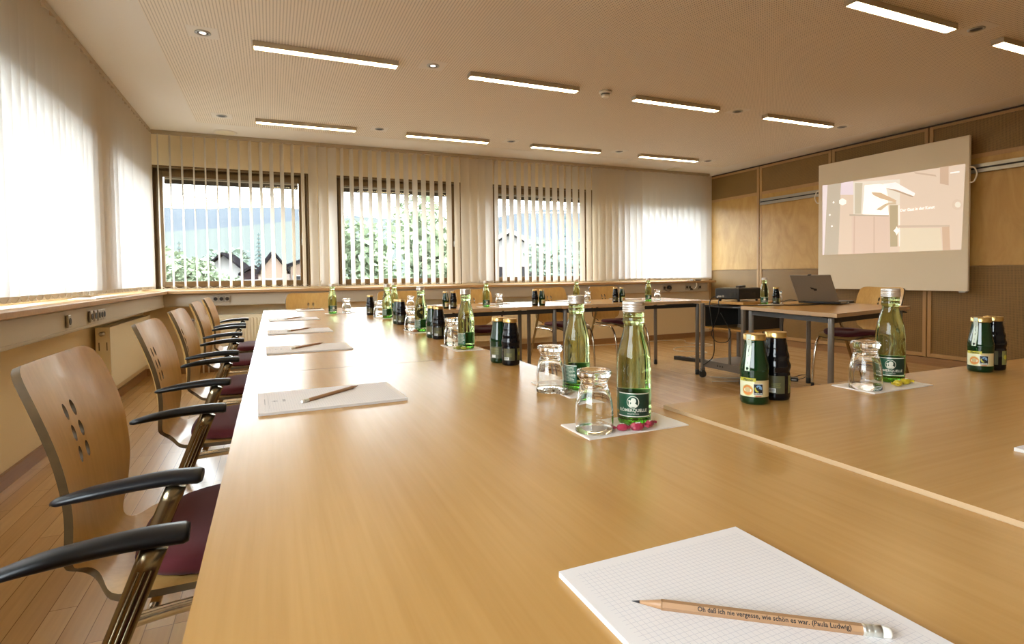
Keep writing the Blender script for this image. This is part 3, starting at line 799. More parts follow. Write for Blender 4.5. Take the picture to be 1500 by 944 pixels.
BP = [(.0235, .0), (.0275, .0015), (.0295, .006), (.0303, .014), (.0306, .03), (.0306, .055), (.0306, .080), (.0305, .095), (.0303, .106), (.0296, .117), (.0284, .128), (.0264, .138),
      (.0240, .147), (.0214, .156), (.0192, .164), (.0178, .171), (.0171, .177), (.0171, .1795), (.0185, .1815), (.0190, .185), (.0188, .1885), (.0178, .1905), (.0182, .1930), (.0186, .1965), (.0182, .1995), (.0170, .2010), (.0168, .206)]
def water_bottle_proto(open_=False):
    r = empty('water_bottle', 'x', 'bottle', group='green mineral water bottles')
    bp = BP if not open_ else BP + [(.0150, .211), (.0152, .2165), (.0135, .2175)]
    MB().mat('bottle_glass').lathe(bp, 40).build('glass_body', r)
    MB().mat('bottle_base').lathe([(.022, .0012), (.0262, .0035), (.0285, .0085), (.0288, .0145), (.020, .012), (.006, .016)], 32).build('thick_base', r)
    # cap
    n = 48
    b = MB().mat('alu_cap')
    prof = [(.0188, .2008), (.0198, .2015), (.0198, .2040), (.0190, .2046), (.0190, .2052), (.0198, .2058), (.0198, .2080), (.0190, .2086), (.0190, .2092), (.0198, .2098), (.0198, .2122), (.0191, .2128), (.0191, .2134), (.0197, .2140), (.0197, .2180), (.0190, .2200), (.0172, .2206), (.0005, .2208)]
    b.lathe(prof, n, smooth=True)
    if not open_: b.build('screw_cap', r)
    lr = .03095
    lb = MB().mat('label_green')
    half = .030 / lr
    band(lb, lr, -half, half, .018, .058)
    lb.mat('label_dark')
    band(lb, lr + .0001, half * .10, half, .0195, .0565)
    lb.mat('label_silver'); band(lb, lr + .0003, -half, half, .0575, .0592); band(lb, lr + .0003, -half, half, .0172, .0188)
    lb.mat('label_print')
    disc(lb, lr + .0004, -.06, .0435, .0098, .0108)
    # bust inside the ring
    poly_on(lb, [(-.006, -.0085), (.006, -.0085), (.0075, -.005), (.004, -.002), (.0055, .001), (.005, .005), (.0015, .0075), (-.002, .007), (-.0035, .004), (-.0045, .001), (-.003, -.001), (-.003, -.0025), (-.007, -.005)], lr + .0004, -.06, .0435)
    poly_on(lb, [(-.0085, .003), (-.0045, .004), (-.004, .001), (-.006, -.006), (-.0075, -.006), (-.007, .000)], lr + .0005, -.06, .0435)
    V, F = text_verts('RÖMERQUELLE', .0076, .00012); wrap(lb, V, F, lr + .0004, -.05, .0265)
    V, F = text_verts('BELEBEND', .0034, .0, 1.35); wrap(lb, V, F, lr + .0004, -.05, .0216)
    lb.build('front_label', r)
    lb = MB().mat('label_green'); bc = PI; hb = .021 / lr
    band(lb, lr, bc - hb, bc + hb, .018, .058)
    lb.mat('label_silver'); band(lb, lr + .0003, bc - hb, bc + hb, .0575, .0592)
    lb.mat('label_print')
    rr2 = random.Random(3)
    for i in range(11):
        z = .054 - i * .0031; w = .017 * rr2.uniform(.6, 1)
        x = -.018
        while x < w:
            l = rr2.uniform(.0015, .005); poly_on(lb, [(x, 0), (x + l, 0), (x + l, .0011), (x, .0011)], lr + .0004, bc, z); x += l + .0012
    lb.build('back_label', r)
    # embossed vertical lettering on the glass shoulder
    lb = MB().mat('bottle_base')
    V, F = text_verts('RÖMERQUELLE', .0060, 0); V = [(-y, x, z) for x, y, z in V]
    wrap(lb, V, F, .0308, -.62, .092); lb.build('embossed_lettering', r)
    return r
wb = water_bottle_proto()
def stand(x, y, r, dz=0.0):
    # (x, y) is the front foot point; the axis stands r behind it, dz is the raise of the surface
    k = 1 - dz / .2725; x, y = x * k, y * k; d = math.hypot(x, y); return x + x / d * r, y + y / d * r
CAMD = lambda x, y: math.atan2(-y, -x)      # direction of the viewer's seat
bottles = [
 ((.583, .807), 0.0, 'nearest mineral water bottle, its green front label turned to the camera, red sweets before it', 0),
 ((.643, 1.11), 2.45, 'second mineral water bottle, capped, standing behind the nearest one with its text label showing', 0),
 ((.646, 1.913), 2.35, 'third mineral water bottle of the long row, with yellow green sweets at its foot', 0),
 ((.654, 2.608), 2.4, 'fourth mineral water bottle of the long row, between two pairs of juice bottles', 0),
 ((.678, 3.585), 2.4, 'fifth mineral water bottle, overlapping another green bottle on the back table', 0),
 ((.875, 4.327), 0.5, 'mineral water bottle on the back table directly behind the fifth bottle of the row', 0),
 ((.406, 4.245), 0.3, 'mineral water bottle standing alone at the far end of the long table', 0),
 ((1.663, 4.381), 0.3, 'mineral water bottle on the back table below the pier beside the green tree window', 0),
 ((2.571, 4.433), 0.2, 'mineral water bottle on the back table peeking over a cap in the foreground', 0),
 ((3.346, 4.39), 0.3, 'mineral water bottle on the right end of the back table below the closed blind', 0),
 ((1.358, .853), 0.10, 'mineral water bottle on the right table beside a yellow wrapped sweet', .0065),
 ((3.735, 3.365), 0.2, 'mineral water bottle on the presenter table between projector and laptop', 0)]
for i, ((x, y), a, lab, dz) in enumerate(bottles): place(wb, i == 0, (*stand(x, y, .024, dz), TT + dz + .0022), CAMD(x, y) + a, lab)

# small juice bottles
JP = [(.022, 0), (.0262, .002), (.0275, .007), (.0275, .056), (.0277, .060), (.0281, .066), (.0278, .074), (.0262, .083), (.0240, .093), (.0222, .103), (.0207, .113), (.0196, .121), (.0190, .127), (.0190, .130)]
JD = [(.022, 0), (.0262, .002), (.0275, .007), (.0275, .055), (.0268, .058), (.0270, .061), (.0287, .067), (.0286, .073), (.0262, .079), (.0256, .083), (.0262, .089), (.0252, .095), (.0228, .101), (.0224, .107), (.0220, .113), (.0200, .121), (.0190, .127), (.0190, .130)]
def juice_proto(dark):
    r = empty('juice_bottle', 'x', 'bottle', group='dark juice bottles' if dark else 'green juice bottles')
    MB().mat('juice_dark' if dark else 'juice_green').lathe(JD if dark else JP, 36).build('glass_body', r)
    MB().mat('gold_lid').lathe([(.0198, .1285), (.0215, .129), (.0218, .131), (.0213, .1325), (.0214, .139), (.0205, .1405), (.017, .1410), (.015, .1398), (.0005, .1398)], 36).build('lid', r)
    lr = .0278
    if not dark:
        b = MB().mat('juice_label'); h = .034 / lr
        band(b, lr, -.1, h, .017, .050); b.mat('juice_label_pale'); band(b, lr + .0001, -h, .0, .017, .050)
        b.mat('juice_yellow'); band(b, lr + .0003, -h * .95, .10, .0475, .0545)
        b.mat('print_black'); V, F = text_verts('Pfanner', .0066, .00015); wrap(b, V, F, lr + .0006, -.42, .0487)
        b.mat('juice_orange'); disc(b, lr + .0004, -.46, .030, 0.0001, .0100); b.mat('juice_yellow'); disc(b, lr + .0006, -.46, .030, .0104, .0112)
        b.mat('juice_label'); disc(b, lr + .0006, -.46, .031, .0001, .0055)
        b.mat('print_white'); poly_on(b, [(-.0092, -.0112), (.0092, -.0112), (.0092, .0112), (-.0092, .0112)], lr + .0005, .26, .0325)
        b.mat('print_black'); poly_on(b, [(-.0085, -.0105), (.0085, -.0105), (.0085, .0105), (-.0085, .0105)], lr + .0007, .26, .0325)
        b.mat('print_blue'); poly_on(b, [(-.0045, .0050), (-.002, .0078), (.002, .0082), (.0055, .006), (.0068, .002), (.006, -.0015), (.003, .0008), (.0005, .0012), (-.0025, .0035)], lr + .0009, .26, .0328)
        b.mat('juice_yellow'); poly_on(b, [(-.0066, .003), (-.0055, .0042), (-.0048, .001), (-.002, -.003), (.0005, -.0045), (.0002, -.0058), (-.003, -.0062), (-.0056, -.004), (-.007, -.0005)], lr + .0009, .26, .0328)
        b.mat('print_black'); disc(b, lr + .0011, .26, .0362, .0001, .0016)
        b.mat('print_white'); V, F = text_verts('FAIRTRADE', .0028, .0001); wrap(b, V, F, lr + .0010, .26, .0232)
        b.mat('print_red'); poly_on(b, [(-.005, 0), (.006, 0), (.006, .002), (-.005, .002)], lr + .0004, .26, .0178)
        b.build('front_label', r)
        b = MB().mat('seal_silver')
        V = []; F = []
        pr = [(.068, .0285), (.078, .0277), (.088, .0256), (.098, .0236), (.108, .0220), (.118, .0206), (.128, .0222), (.141, .0222)]
        for i, (z, q) in enumerate(pr):
            for s in (-1, 1):
                w = .0052; a = -.50 + s * w / q; V.append((q * math.cos(a), q * math.sin(a), z))
        for i in range(len(pr) - 1): F.append((2 * i, 2 * i + 1, 2 * i + 3, 2 * i + 2))
        b.add(V, F); b.build('freshness_seal', r)
        lb = MB().mat('label_olive'); band(lb, lr, PI - 1.1, PI + 1.1, .016, .052); lb.mat('label_yellowgreen')
        for i in range(6): poly_on(lb, [(-.018, 0), (.010 + .001 * (i % 3), 0), (.010, .0016), (-.018, .0016)], lr + .0003, PI, .046 - i * .0035)
        lb.mat('print_white'); poly_on(lb, [(-.014, 0), (.0, 0), (.0, .009), (-.014, .009)], lr + .0004, PI, .018); lb.build('back_label', r)
    else:
        b = MB().mat('label_olive'); band(b, lr, -1.0, .30, .016, .052)
        b.mat('label_yellowgreen'); band(b, lr, .62, 1.45, .016, .052)
        for i in range(5): poly_on(b, [(-.008, 0), (.010 - .001 * (i % 3), 0), (.010 - .001 * (i % 3), .0011), (-.008, .0011)], lr + .0003, -.35, .036 - i * .0022)
        b.mat('print_white'); poly_on(b, [(-.009, 0), (.006, 0), (.006, .0088), (-.009, .0088)], lr + .0004, -.55, .0175)
        b.mat('print_black')
        x = -.0075
        while x < .004: poly_on(b, [(x, 0), (x + .0006, 0), (x + .0006, .006), (x, .006)], lr + .0006, -.55, .0195); x += .0013
        b.mat('juice_yellow'); disc(b, lr + .0003, 1.0, .036, .0001, .0062)
        b.build('label', r)
    return r
jg = juice_proto(False); jd = juice_proto(True)
gs_ = [((.898, .833), 0.0, 'green juice bottle with orange label near the left corner of the right table', .0065),
       ((1.707, .84), 0.0, 'green juice bottle with orange label, the one farther right near the picture edge', .0065),
       ((.637, 1.573), 2.75, 'green juice bottle half hidden behind the dark one, nearest on the long table', 0),
       ((.640, 2.35), 2.75, 'green juice bottle tucked behind the second dark one of the long row', 0),
       ((.652, 3.135), 2.75, 'green juice bottle tucked behind the third dark one of the long row', 0),
       ((1.305, 4.376), 1.0, 'green juice bottle left of its dark twin below the green tree window', 0),
       ((2.163, 4.326), 1.0, 'green juice bottle right of its dark twin near the middle of the back table', 0),
       ((3.026, 4.366), 1.0, 'green juice bottle right of its dark twin toward the right end of the back table', 0)]
for i, ((x, y), a, lab, dz) in enumerate(gs_): place(jg, i == 0, (*stand(x, y, .024, dz), TT + dz), CAMD(x, y) + a, lab)
ds_ = [((.968, .842), 0.35, 'dark juice bottle close behind the green one near the corner of the right table', .0065),
       ((1.768, .842), 0.1, 'dark juice bottle close behind the green one at the right picture edge', .0065),
       ((.65, 1.513), 0.15, 'nearest dark juice bottle on the long table, just before the seam', 0),
       ((.648, 2.281), 0.15, 'second dark juice bottle of the long row, beyond the seam', 0),
       ((.659, 3.069), 0.15, 'third dark juice bottle of the long row, between two water bottles', 0),
       ((.630, 3.947), 0.15, 'dark juice bottle farthest along the long table, left of the fifth water bottle', 0),
       ((1.364, 4.35), 0.15, 'dark juice bottle right of its green twin below the green tree window', 0),
       ((2.101, 4.339), 0.15, 'dark juice bottle left of its green twin near the middle of the back table', 0),
       ((2.967, 4.389), 0.15, 'dark juice bottle left of its green twin toward the right end of the back table', 0),
       ((3.835, 3.335), 0.15, 'dark juice bottle on the presenter table beside the water bottle', 0)]
for i, ((x, y), a, lab, dz) in enumerate(ds_): place(jd, i == 0, (*stand(x, y, .024, dz), TT + dz), CAMD(x, y) + a, lab)

# upside-down tumblers
def glass_proto():
    r = empty('glass_tumbler', 'x', 'glass', group='upturned glass tumblers')
    outer = [(.0322, 0), (.0328, .0012), (.0328, .012), (.0327, .030), (.0322, .042), (.0305, .054), (.0275, .066), (.0245, .076), (.0228, .0815), (.0226, .0845), (.0240, .0880), (.0268, .0925), (.0292, .0965), (.0300, .1000), (.0296, .1035), (.0282, .1055), (.024, .1060), (.018, .1045), (.010, .1030), (.0004, .1025)]
    inner = [(.0004, .0800), (.012, .0790), (.0185, .0755), (.0225, .0690), (.0262, .0600), (.0290, .0500), (.0305, .0400), (.0311, .0300), (.0312, .012), (.0311, .0008)]
    b = MB().mat('clear_glass').lathe(outer + inner + [(.0322, 0)], 40, caps=(False, False)); b.build('bowl_and_foot', r)
    return r
gp = glass_proto()
gl = [((.489, .788), 'nearest upturned glass tumbler, on the napkin left of the labelled water bottle', .0022),
      ((.574, 1.110), 'upturned tumbler left of the second water bottle, a foil sweet before it', .0022),
      ((.632, 2.035), 'upturned tumbler left of the third water bottle, beside yellow green sweets', .0022),
      ((.630, 2.712), 'upturned tumbler left of the fourth water bottle of the long row', .0022),
      ((.650, 3.735), 'upturned tumbler left of the fifth water bottle of the long row', .0022),
      ((1.034, 4.46), 'upturned tumbler behind the third dark juice bottle, on the back table', .0022),
      ((.51, 4.29), 'upturned tumbler right of the lone water bottle at the far end of the long table', .0022),
      ((1.797, 4.42), 'upturned tumbler right of the water bottle below the pier beside the green tree window', .0022),
      ((2.706, 4.46), 'upturned tumbler just right of the middle water bottle on the back table', .0022),
      ((3.50, 4.45), 'upturned tumbler on the right end of the back table below the closed blind', .0022),
      ((1.219, .819), 'upturned glass tumbler on the right table left of its water bottle', .0087),
      ((3.90, 3.37), 'upturned tumbler on the presenter table beside the dark juice bottle', .0022)]
for i, ((x, y), lab, dz) in enumerate(gl): place(gp, i == 0, (*stand(x, y, .030, dz - .0022), TT + dz), 0, lab)

# folded napkins
def napkin(label, cx, cy, w, d, rz, z=0):
    b = MB().mat('napkin_paper')
    n, m = 12, 5
    for k, (zz, sh) in enumerate(((.0, 0), (.001, .0012))):
        vs = []; fs = []
        for side in (0, 1):
            for i in range(n + 1):
                for j in range(m + 1):
                    u, v = i / n - .5, j / m - .5
                    wob = .0004 * math.sin(i * 1.3 + k) * (1 + .5 * math.cos(j * 2.1))
                    edge = .0006 * max(0, abs(u) - .42) * 12
                    vs.append((u * (w - sh), v * (d - sh), zz + (.0008 if side else 0) + (wob + edge if (k or side) else 0)))
        o = (n + 1) * (m + 1)
        for i in range(n):
            for j in range(m):
                a = i * (m + 1) + j; fs.append((a, a + 1, a + m + 2, a + m + 1)); fs.append((o + a, o + a + m + 1, o + a + m + 2, o + a + 1))
        for i in range(n):
            a = i * (m + 1); fs.append((a, a + m + 1, o + a + m + 1, o + a)); a += m; fs.append((a, o + a, o + a + m + 1, a + m + 1))
        for j in range(m):
            a = j; fs.append((a, o + a, o + a + 1, a + 1)); a = n * (m + 1) + j; fs.append((a, a + 1, o + a + 1, o + a))
        b.add(vs, fs)
    o = b.build('paper_napkin', loc=(cx, cy, TT + z + .0001), rot=(0, 0, rz)); tag(o, label, 'napkin', 'folded paper napkins under bottles and tumblers')
napkin('folded cream napkin under the nearest tumbler and labelled water bottle', .573, .822, .205, .098, R(0))
napkin('folded cream napkin with a foil sweet under the second water bottle', .645, 1.152, .105, .200, R(0))
napkin('folded cream napkin under the third water bottle and yellow green sweets', .652, 1.985, .105, .205, R(0))
napkin('folded cream napkin under the fourth water bottle and its tumbler', .656, 2.68, .105, .205, R(0))
napkin('folded cream napkin under the fifth water bottle of the long row', .668, 3.66, .105, .22, R(0))
napkin('folded cream napkin on the back table under the tumbler behind the long row', .955, 4.42, .205, .10, R(0))
napkin('folded cream napkin under the lone bottle at the far end of the long table', .463, 4.29, .21, .10, R(2))
napkin('folded cream napkin on the back table right of the green tree window pier', 1.715, 4.44, .205, .10, R(0))
napkin('folded cream napkin under the middle water bottle of the back table', 2.63, 4.51, .205, .10, R(0))
napkin('folded cream napkin on the right end of the back table', 3.42, 4.475, .205, .10, R(0))
napkin('folded cream napkin on the right table under tumbler and water bottle', 1.285, .824, .205, .100, R(0), .0065)
napkin('folded cream napkin near the left corner of the presenter table', 3.775, 3.335, .21, .10, R(10))

# wrapped sweets
def sweet(label, x, y, rz, mat, s=1.0, z=0):
    b = MB().mat(mat)
    b.lathe([(.0005, -.010), (.004, -.0095), (.0068, -.006), (.0078, 0), (.0068, .006), (.004, .0095), (.0005, .010)], 10, Matrix.Rotation(R(90), 4, 'Y') @ Matrix.Diagonal((.85, 1, 1, 1)), smooth=False)
    for sg in (-1, 1):
        V = [(sg * .0085, 0, 0)]; F = []
        for i in range(9):
            a = -1.0 + 2.0 * i / 8; V.append((sg * (.0085 + .010 * math.cos(a * .8)), .0085 * math.sin(a), .0022 * (-1) ** i)); V.append((sg * (.0085 + .010 * math.cos(a * .8)), .0085 * math.sin(a), .0022 * (-1) ** i + .0006))
        for i in range(8): F.append((0, 1 + 2 * i, 3 + 2 * i)); F.append((0, 4 + 2 * i, 2 + 2 * i)); F.append((1 + 2 * i, 2 + 2 * i, 4 + 2 * i, 3 + 2 * i))
        b.add(V, F)
    b.mat('print_white')
    b.box(-.004, .004, -.003, -.0022, .0055, .0068)
    o = b.build('wrapped_sweet', loc=(x, y, TT + z + .0088), rot=(0, 0, rz)); o.scale = (s,) * 3
    tag(o, label, 'sweet', 'sweets on the napkins')
sweet('left one of the three red wrapped sweets before the nearest bottle', .545, .788, R(160), 'candy_red', .95)
sweet('middle one of the three red wrapped sweets before the nearest bottle', .571, .782, R(-8), 'candy_red', 1.15)
sweet('right one of the three red wrapped sweets before the nearest bottle', .602, .788, R(25), 'candy_red', .95)
sweet('silver brown foil sweet on the napkin beside the second water bottle', .598, 1.085, R(35), 'candy_foil', 1.25)
sweet('left yellow green sweet at the foot of the third water bottle', .619, 1.925, R(30), 'candy_green', 1.1)
sweet('right yellow green sweet at the foot of the third water bottle', .634, 1.905, R(-30), 'candy_green', 1.1)
sweet('brown wrapped sweet at the foot of the fourth water bottle', .628, 2.62, R(10), 'candy_brown', 1.2)
sweet('left part of the yellow wrapped sweets before the right table bottle', 1.303, .800, R(15), 'candy_yellow', 1.15, .0065)
sweet('right part of the yellow wrapped sweets before the right table bottle', 1.336, .804, R(-5), 'candy_yellow', 1.15, .0065)

# ================================================================== PADS AND PENCILS
def pad_mesh():
    t = .0052
    b = MB().mat('grid_paper').add([(-.1485, -.105, t), (.1485, -.105, t), (.1485, .105, t), (-.1485, .105, t)], [(0, 1, 2, 3)])
    b.mat('paper_edge').add([(-.1485, -.105, 0), (.1485, -.105, 0), (.1485, .105, 0), (-.1485, .105, 0), (-.1485, -.105, t), (.1485, -.105, t), (.1485, .105, t), (-.1485, .105, t)],
                            [(3, 2, 1, 0), (0, 1, 5, 4), (1, 2, 6, 5), (2, 3, 7, 6), (3, 0, 4, 7)])
    return b
def pad_proto():
    r = empty('notepad', 'x', 'notepad', group='squared notepads laid out on the tables')
    pad_mesh().build('paper_block', r)
    b = MB(); b.mat('print_grey')
    b.add([(-.128, -.07, .00535), (-.1275, -.07, .00535), (-.1275, .07, .00535), (-.128, .07, .00535)], [(0, 1, 2, 3)])
    b.add([(-.136, -.03, .00535), (-.1345, -.03, .00535), (-.1345, .03, .00535), (-.136, .03, .00535)], [(0, 1, 2, 3)])
    # small star emblem
    P = [(-.115 + (.009 if k % 2 else .003) * math.cos(k * PI / 5), (.009 if k % 2 else .003) * math.sin(k * PI / 5)) for k in range(10)]
    b.add([(x, y, .00535) for x, y in P], [tuple(range(10))])
    b.add([(-.10, -.012, .00535), (-.094, -.012, .00535), (-.094, .012, .00535), (-.10, .012, .00535)], [(0, 1, 2, 3)])
    b.build('printed_heading', r)
    return r
pp = pad_proto()
# pads: centre, rotation (0 = heading to the left wall side)
pl_ = [((.3355, .2845), R(90), 'large squared notepad in the foreground carrying the lettered pencil', 0),
       ((.1155, 1.298), R(1.5), 'notepad before the nearest full armchair, just this side of the table seam', 0),
       ((.124, 2.235), R(1), 'notepad just beyond the table seam, second along the left side', 0),
       ((.124, 2.965), R(1), 'third notepad along the left side of the long table', 0),
       ((.126, 3.835), R(2), 'fourth notepad along the left side of the long table', 0),
       ((.285, 4.87), R(-90), 'notepad at the far head of the long table before the single chair', 0),
       ((1.092, .294), R(90), 'notepad cut off by the right picture edge on the right table', .0065),
       ((1.20, 4.87), R(-90), 'notepad on the back table before the chair under the green tree window', 0),
       ((1.93, 4.88), R(-90), 'notepad on the back table behind the bottle below the window pier', 0),
       ((2.78, 4.88), R(-90), 'notepad on the back table before the fourth back chair', 0),
       ((3.42, 4.88), R(-90), 'notepad on the back table at its right end', 0)]
for i, ((x, y), a, lab, dz) in enumerate(pl_): place(pp, i == 0, (x, y, TT + dz + .0001), a, lab)

def pencil_proto():
    r = empty('pencil', 'x', 'pencil', group='natural wood pencils on the notepads')
    rr = .0040
    b = MB().mat('pencil_wood')
    M = Matrix.Rotation(R(90), 4, 'Y')           # lathe axis -> +x ; tip at -x
    b.lathe([(rr, -.071), (rr, .0755)], 6, M @ Matrix.Rotation(R(30), 4, 'Z'), smooth=False)
    b.build('barrel', r)
    MB().mat('pencil_wood').lathe([(.0011, -.0885), (.0036, -.0715), (.0039, -.0705)], 16, M).build('sharpened_cone', r)
    MB().mat('graphite').lathe([(.0002, -.0945), (.0012, -.0880)], 12, M).build('lead', r)
    MB().mat('ferrule').lathe([(.0041, .0750), (.0041, .0775), (.0038, .0780), (.0041, .0786), (.0041, .0815), (.0038, .0820), (.0041, .0826), (.0041, .0880)], 18, M).build('ferrule', r)
    MB().mat('eraser').lathe([(.0038, .0875), (.0038, .0935), (.0030, .0945)], 16, M).build('eraser', r)
    V, F = text_verts('Oh daß ich nie vergesse, wie schön es war. (Paula Ludwig)', .0046, .00010, 1.0)
    xs_ = [v[0] for v in V]; w = max(xs_) - min(xs_); s = .110 / w
    ap = rr * math.cos(PI / 6)
    tb = MB().mat('print_black').add([(v[0] * s + .012, v[1] * 1.0 - .0013, ap + .00012) for v in V], F)
    t = tb.build('printed_sentence', r); t.rotation_euler = (R(60), 0, 0)
    return r
pc = pencil_proto(); pc.scale = (.975, 1, 1)
def pencil(first, p_tip, p_end, z, lab, roll=0):
    a = Vector(p_tip); c = Vector(p_end); m = (a + c) / 2
    place(pc, first, (m.x, m.y, TT + z + .0035), math.atan2(c.y - a.y, c.x - a.x), lab)
ZP = .0055
pencil(True, (.2620, .3615), (.4040, .2545), ZP, 'natural wood pencil with a German sentence printed on it, on the foreground notepad')
pencil(False, (.189, 1.372), (.050, 1.243), ZP, 'pencil lying aslant on the notepad before the nearest full armchair')
pencil(False, (.182, 2.335), (.062, 2.203), ZP, 'pencil lying aslant on the notepad just beyond the table seam')
pencil(False, (.183, 3.075), (.066, 2.930), ZP, 'pencil on the third notepad along the left side')
pencil(False, (.186, 3.95), (.070, 3.80), ZP, 'pencil on the fourth notepad along the left side')
pencil(False, (.22, 4.86), (.38, 4.90), ZP, 'pencil on the notepad at the far head of the long table')
pencil(False, (1.86, 4.86), (2.02, 4.92), ZP, 'pencil on the back table notepad behind the bottle below the pier')

# ================================================================== PROJECTOR TROLLEY
tr = empty('projector_trolley', 'grey metal trolley on wheels carrying the black projector', 'trolley', (4.03, 3.90, 0))
X0, X1, Y0, Y1 = -.24, .22, -.26, .24
def tb(name, mat, *bx, parent=tr, bevel=.002):
    b = MB().mat(mat)
    for q in bx: b.box(*q)
    return b.build(name, parent, bevel=bevel)
tb('top_board', 'beech_table_x', (X0 - .01, X1 + .01, Y0 - .01, Y1 + .01, .722, .744))
for (x, y) in ((X0, Y0), (X1, Y0), (X0, Y1), (X1, Y1)):
    tb('post', 'grey_metal', (x - .014, x + .014, y - .014, y + .014, .09, .715))
    w = MB().mat('rubber').lathe([(.022, -.016), (.036, -.014), (.038, 0), (.036, .014), (.022, .016)], 24, Matrix.Translation((x, y, .038)) @ Matrix.Rotation(R(90), 4, 'Y')).build('wheel', tr)
    MB().mat('grey_metal').box(x - .022, x + .022, y - .010, y + .010, .06, .095).build('fork', w)
for x in (X0 + .015, X1 - .015):
    tb('inner_post', 'grey_metal', (x - .009, x + .009, -.10, -.08, .17, .50))
tb('middle_shelf', 'beech_table_x', (X0 + .014, X1 - .014, Y0, Y1, .478, .496))
tb('cabinet_back', 'dark_frame', (X1 - .016, X1 - .010, Y0 + .01, Y1 - .01, .496, .69), (X0 + .02, X1 - .02, Y1 - .016, Y1 - .010, .496, .69), (X0 + .02, X1 - .02, Y0 + .0, Y0 + .006, .496, .69))
tb('upper_shelf', 'dark_frame', (X0 + .014, X1 - .014, Y0, Y1, .684, .700))
base = tb('base_tray', 'grey_metal', (X0 + .014, X1 - .014, Y0, Y1, .165, .172), (X0 + .008, X0 + .014, Y0, Y1, .105, .172), (X0, X1, Y0 - .003, Y0 + .003, .105, .172), (X0, X1, Y1 - .003, Y1 + .003, .105, .172))
hb = MB().mat('socket_hole')
for k in (-.03, 0, .03): hb.lathe([(.009, 0), (.009, .002)], 16, Matrix.Translation((X0 + .0075, k + .02, .138)) @ Matrix.Rotation(R(-90), 4, 'Y'))
hb.build('cable_hole', base)
tag(MB().mat('laptop_lid').box(-.09, .09, -.07, .07, 0, .03).mat('dark_frame').box(-.085, .085, -.072, -.070, .004, .026).build('disc_player', loc=(4.05, 3.80, .497), bevel=.003), 'silver device lying on the middle shelf of the trolley', 'player')

pj = empty('video_projector', 'black video projector on the trolley, throwing an image on the board', 'projector', (4.00, 3.90, .745), R(8))
MB().mat('black_plastic').box(-.165, .165, -.13, .13, .018, .118).build('body', pj, bevel=.008, seg=3)
MB().mat('black_top').box(-.15, .15, -.115, .115, .118, .122).build('top_cover', pj, bevel=.002)
MB().mat('black_plastic').lathe([(.034, .12), (.034, .172), (.030, .176), (.026, .170)], 28, Matrix.Translation((.05, -.07, .055)) @ Matrix.Rotation(R(90), 4, 'Y')).build('lens', pj)
g = MB().mat('dark_frame')
for i in range(9): g.box(-.167, -.1655, -.10 + i * .011, -.094 + i * .011, .03, .08)
for i in range(14): g.box(-.12 + i * .014, -.112 + i * .014, -.1315, -.130, .03, .08)
g.build('ventilation_grille', pj)
MB().mat('socket_alu').box(-.1665, -.165, .03, .05, .035, .055).box(-.1665, -.165, .06, .10, .035, .05).mat('print_white').box(-.1668, -.1652, .095, .110, .032, .040).build('connector', pj)
for (x, y) in ((-.13, -.10), (.13, -.10), (-.13, .10), (.13, .10)): MB().mat('rubber').lathe([(.012, 0), (.009, .02)], 14, Matrix.Translation((x, y, -.0))).build('foot', pj)
rm = empty('remote_control', 'dark remote control lying on top of the projector', 'remote control', (4.03, 3.90, .8675), R(25))
MB().mat('roller_dark').box(-.075, .075, -.022, .022, 0, .018).build('remote_body', rm, bevel=.006)
kk = MB().mat('socket_alu')
for i in range(5):
    for j in (-.010, .002): kk.box(-.05 + i * .018, -.040 + i * .018, j, j + .007, .018, .020)
kk.build('key', rm)

cbl = empty('projector_cable', 'black cables hanging down from the projector along the trolley', 'cable', (3.86, 3.95, .78))
def W(b, pts, r, n=5): return b.tube(smooth_path([(x - 3.86, y - 3.95, z - .78) for x, y, z in pts], n), r, 6)
cc = MB().mat('cable_black')
W(cc, [(3.862, 4.02, .785), (3.80, 4.03, .77), (3.765, 4.02, .70), (3.765, 3.98, .50), (3.765, 3.96, .32), (3.765, 3.98, .22), (3.76, 4.04, .165), (3.765, 4.10, .13)], .0042); cc.build('power_cord', cbl)
cc = MB().mat('cable_black')
W(cc, [(3.866, 3.93, .785), (3.77, 3.91, .755), (3.765, 3.90, .66), (3.765, 3.97, .50), (3.77, 4.00, .43), (3.765, 3.93, .37), (3.765, 3.80, .385), (3.765, 3.77, .48), (3.765, 3.88, .64)], .0036); cc.build('signal_cord', cbl)

# ================================================================== LAPTOP
lt = empty('laptop', 'open grey laptop seen from behind its lid on the presenter table', 'laptop', (4.12, 3.17, TT), R(10))
# base extends to +x (towards the presenter), lid stands at x = 0
bs = MB().mat('laptop_dark').box(0, .255, -.165, .165, .006, .026).build('base', lt, bevel=.004)
kb = MB().mat('socket_alu')
for i in range(5):
    for j in range(14): kb.box(.045 + i * .019, .060 + i * .019, -.145 + j * .0208, -.1285 + j * .0208, .026, .0275)
kb.build('keyboard', lt)
MB().mat('laptop_lid').box(.165, .225, -.045, .045, .0262, .0270).build('touchpad', lt)
sb = MB().mat('socket_alu').box(.03, .12, -.1665, -.165, .010, .022).mat('print_white').box(.14, .16, -.1668, -.165, .012, .018); sb.build('port', lt)
lid = MB().mat('laptop_lid').box(-.006, .004, -.165, .165, 0, .258).build('lid', lt, (0.004, 0, .024), (0, R(-32), 0), bevel=.004)
MB().mat('laptop_dark').box(.0041, .0055, -.158, .158, .012, .250).build('screen', lid)
lg = MB().mat('print_black')
pts = [(-.024, -.014), (-.002, -.018), (.002, -.006), (.020, -.002), (.024, .016), (.003, .012), (-.006, .006), (-.026, .002)]
lg.add([(-.0066, y, .125 + z) for y, z in pts], [tuple(range(8))]); lg.build('lid_badge', lid)
MB().mat('dark_frame').box(-.007, .006, -.012, .012, .256, .261).build('latch', lid)
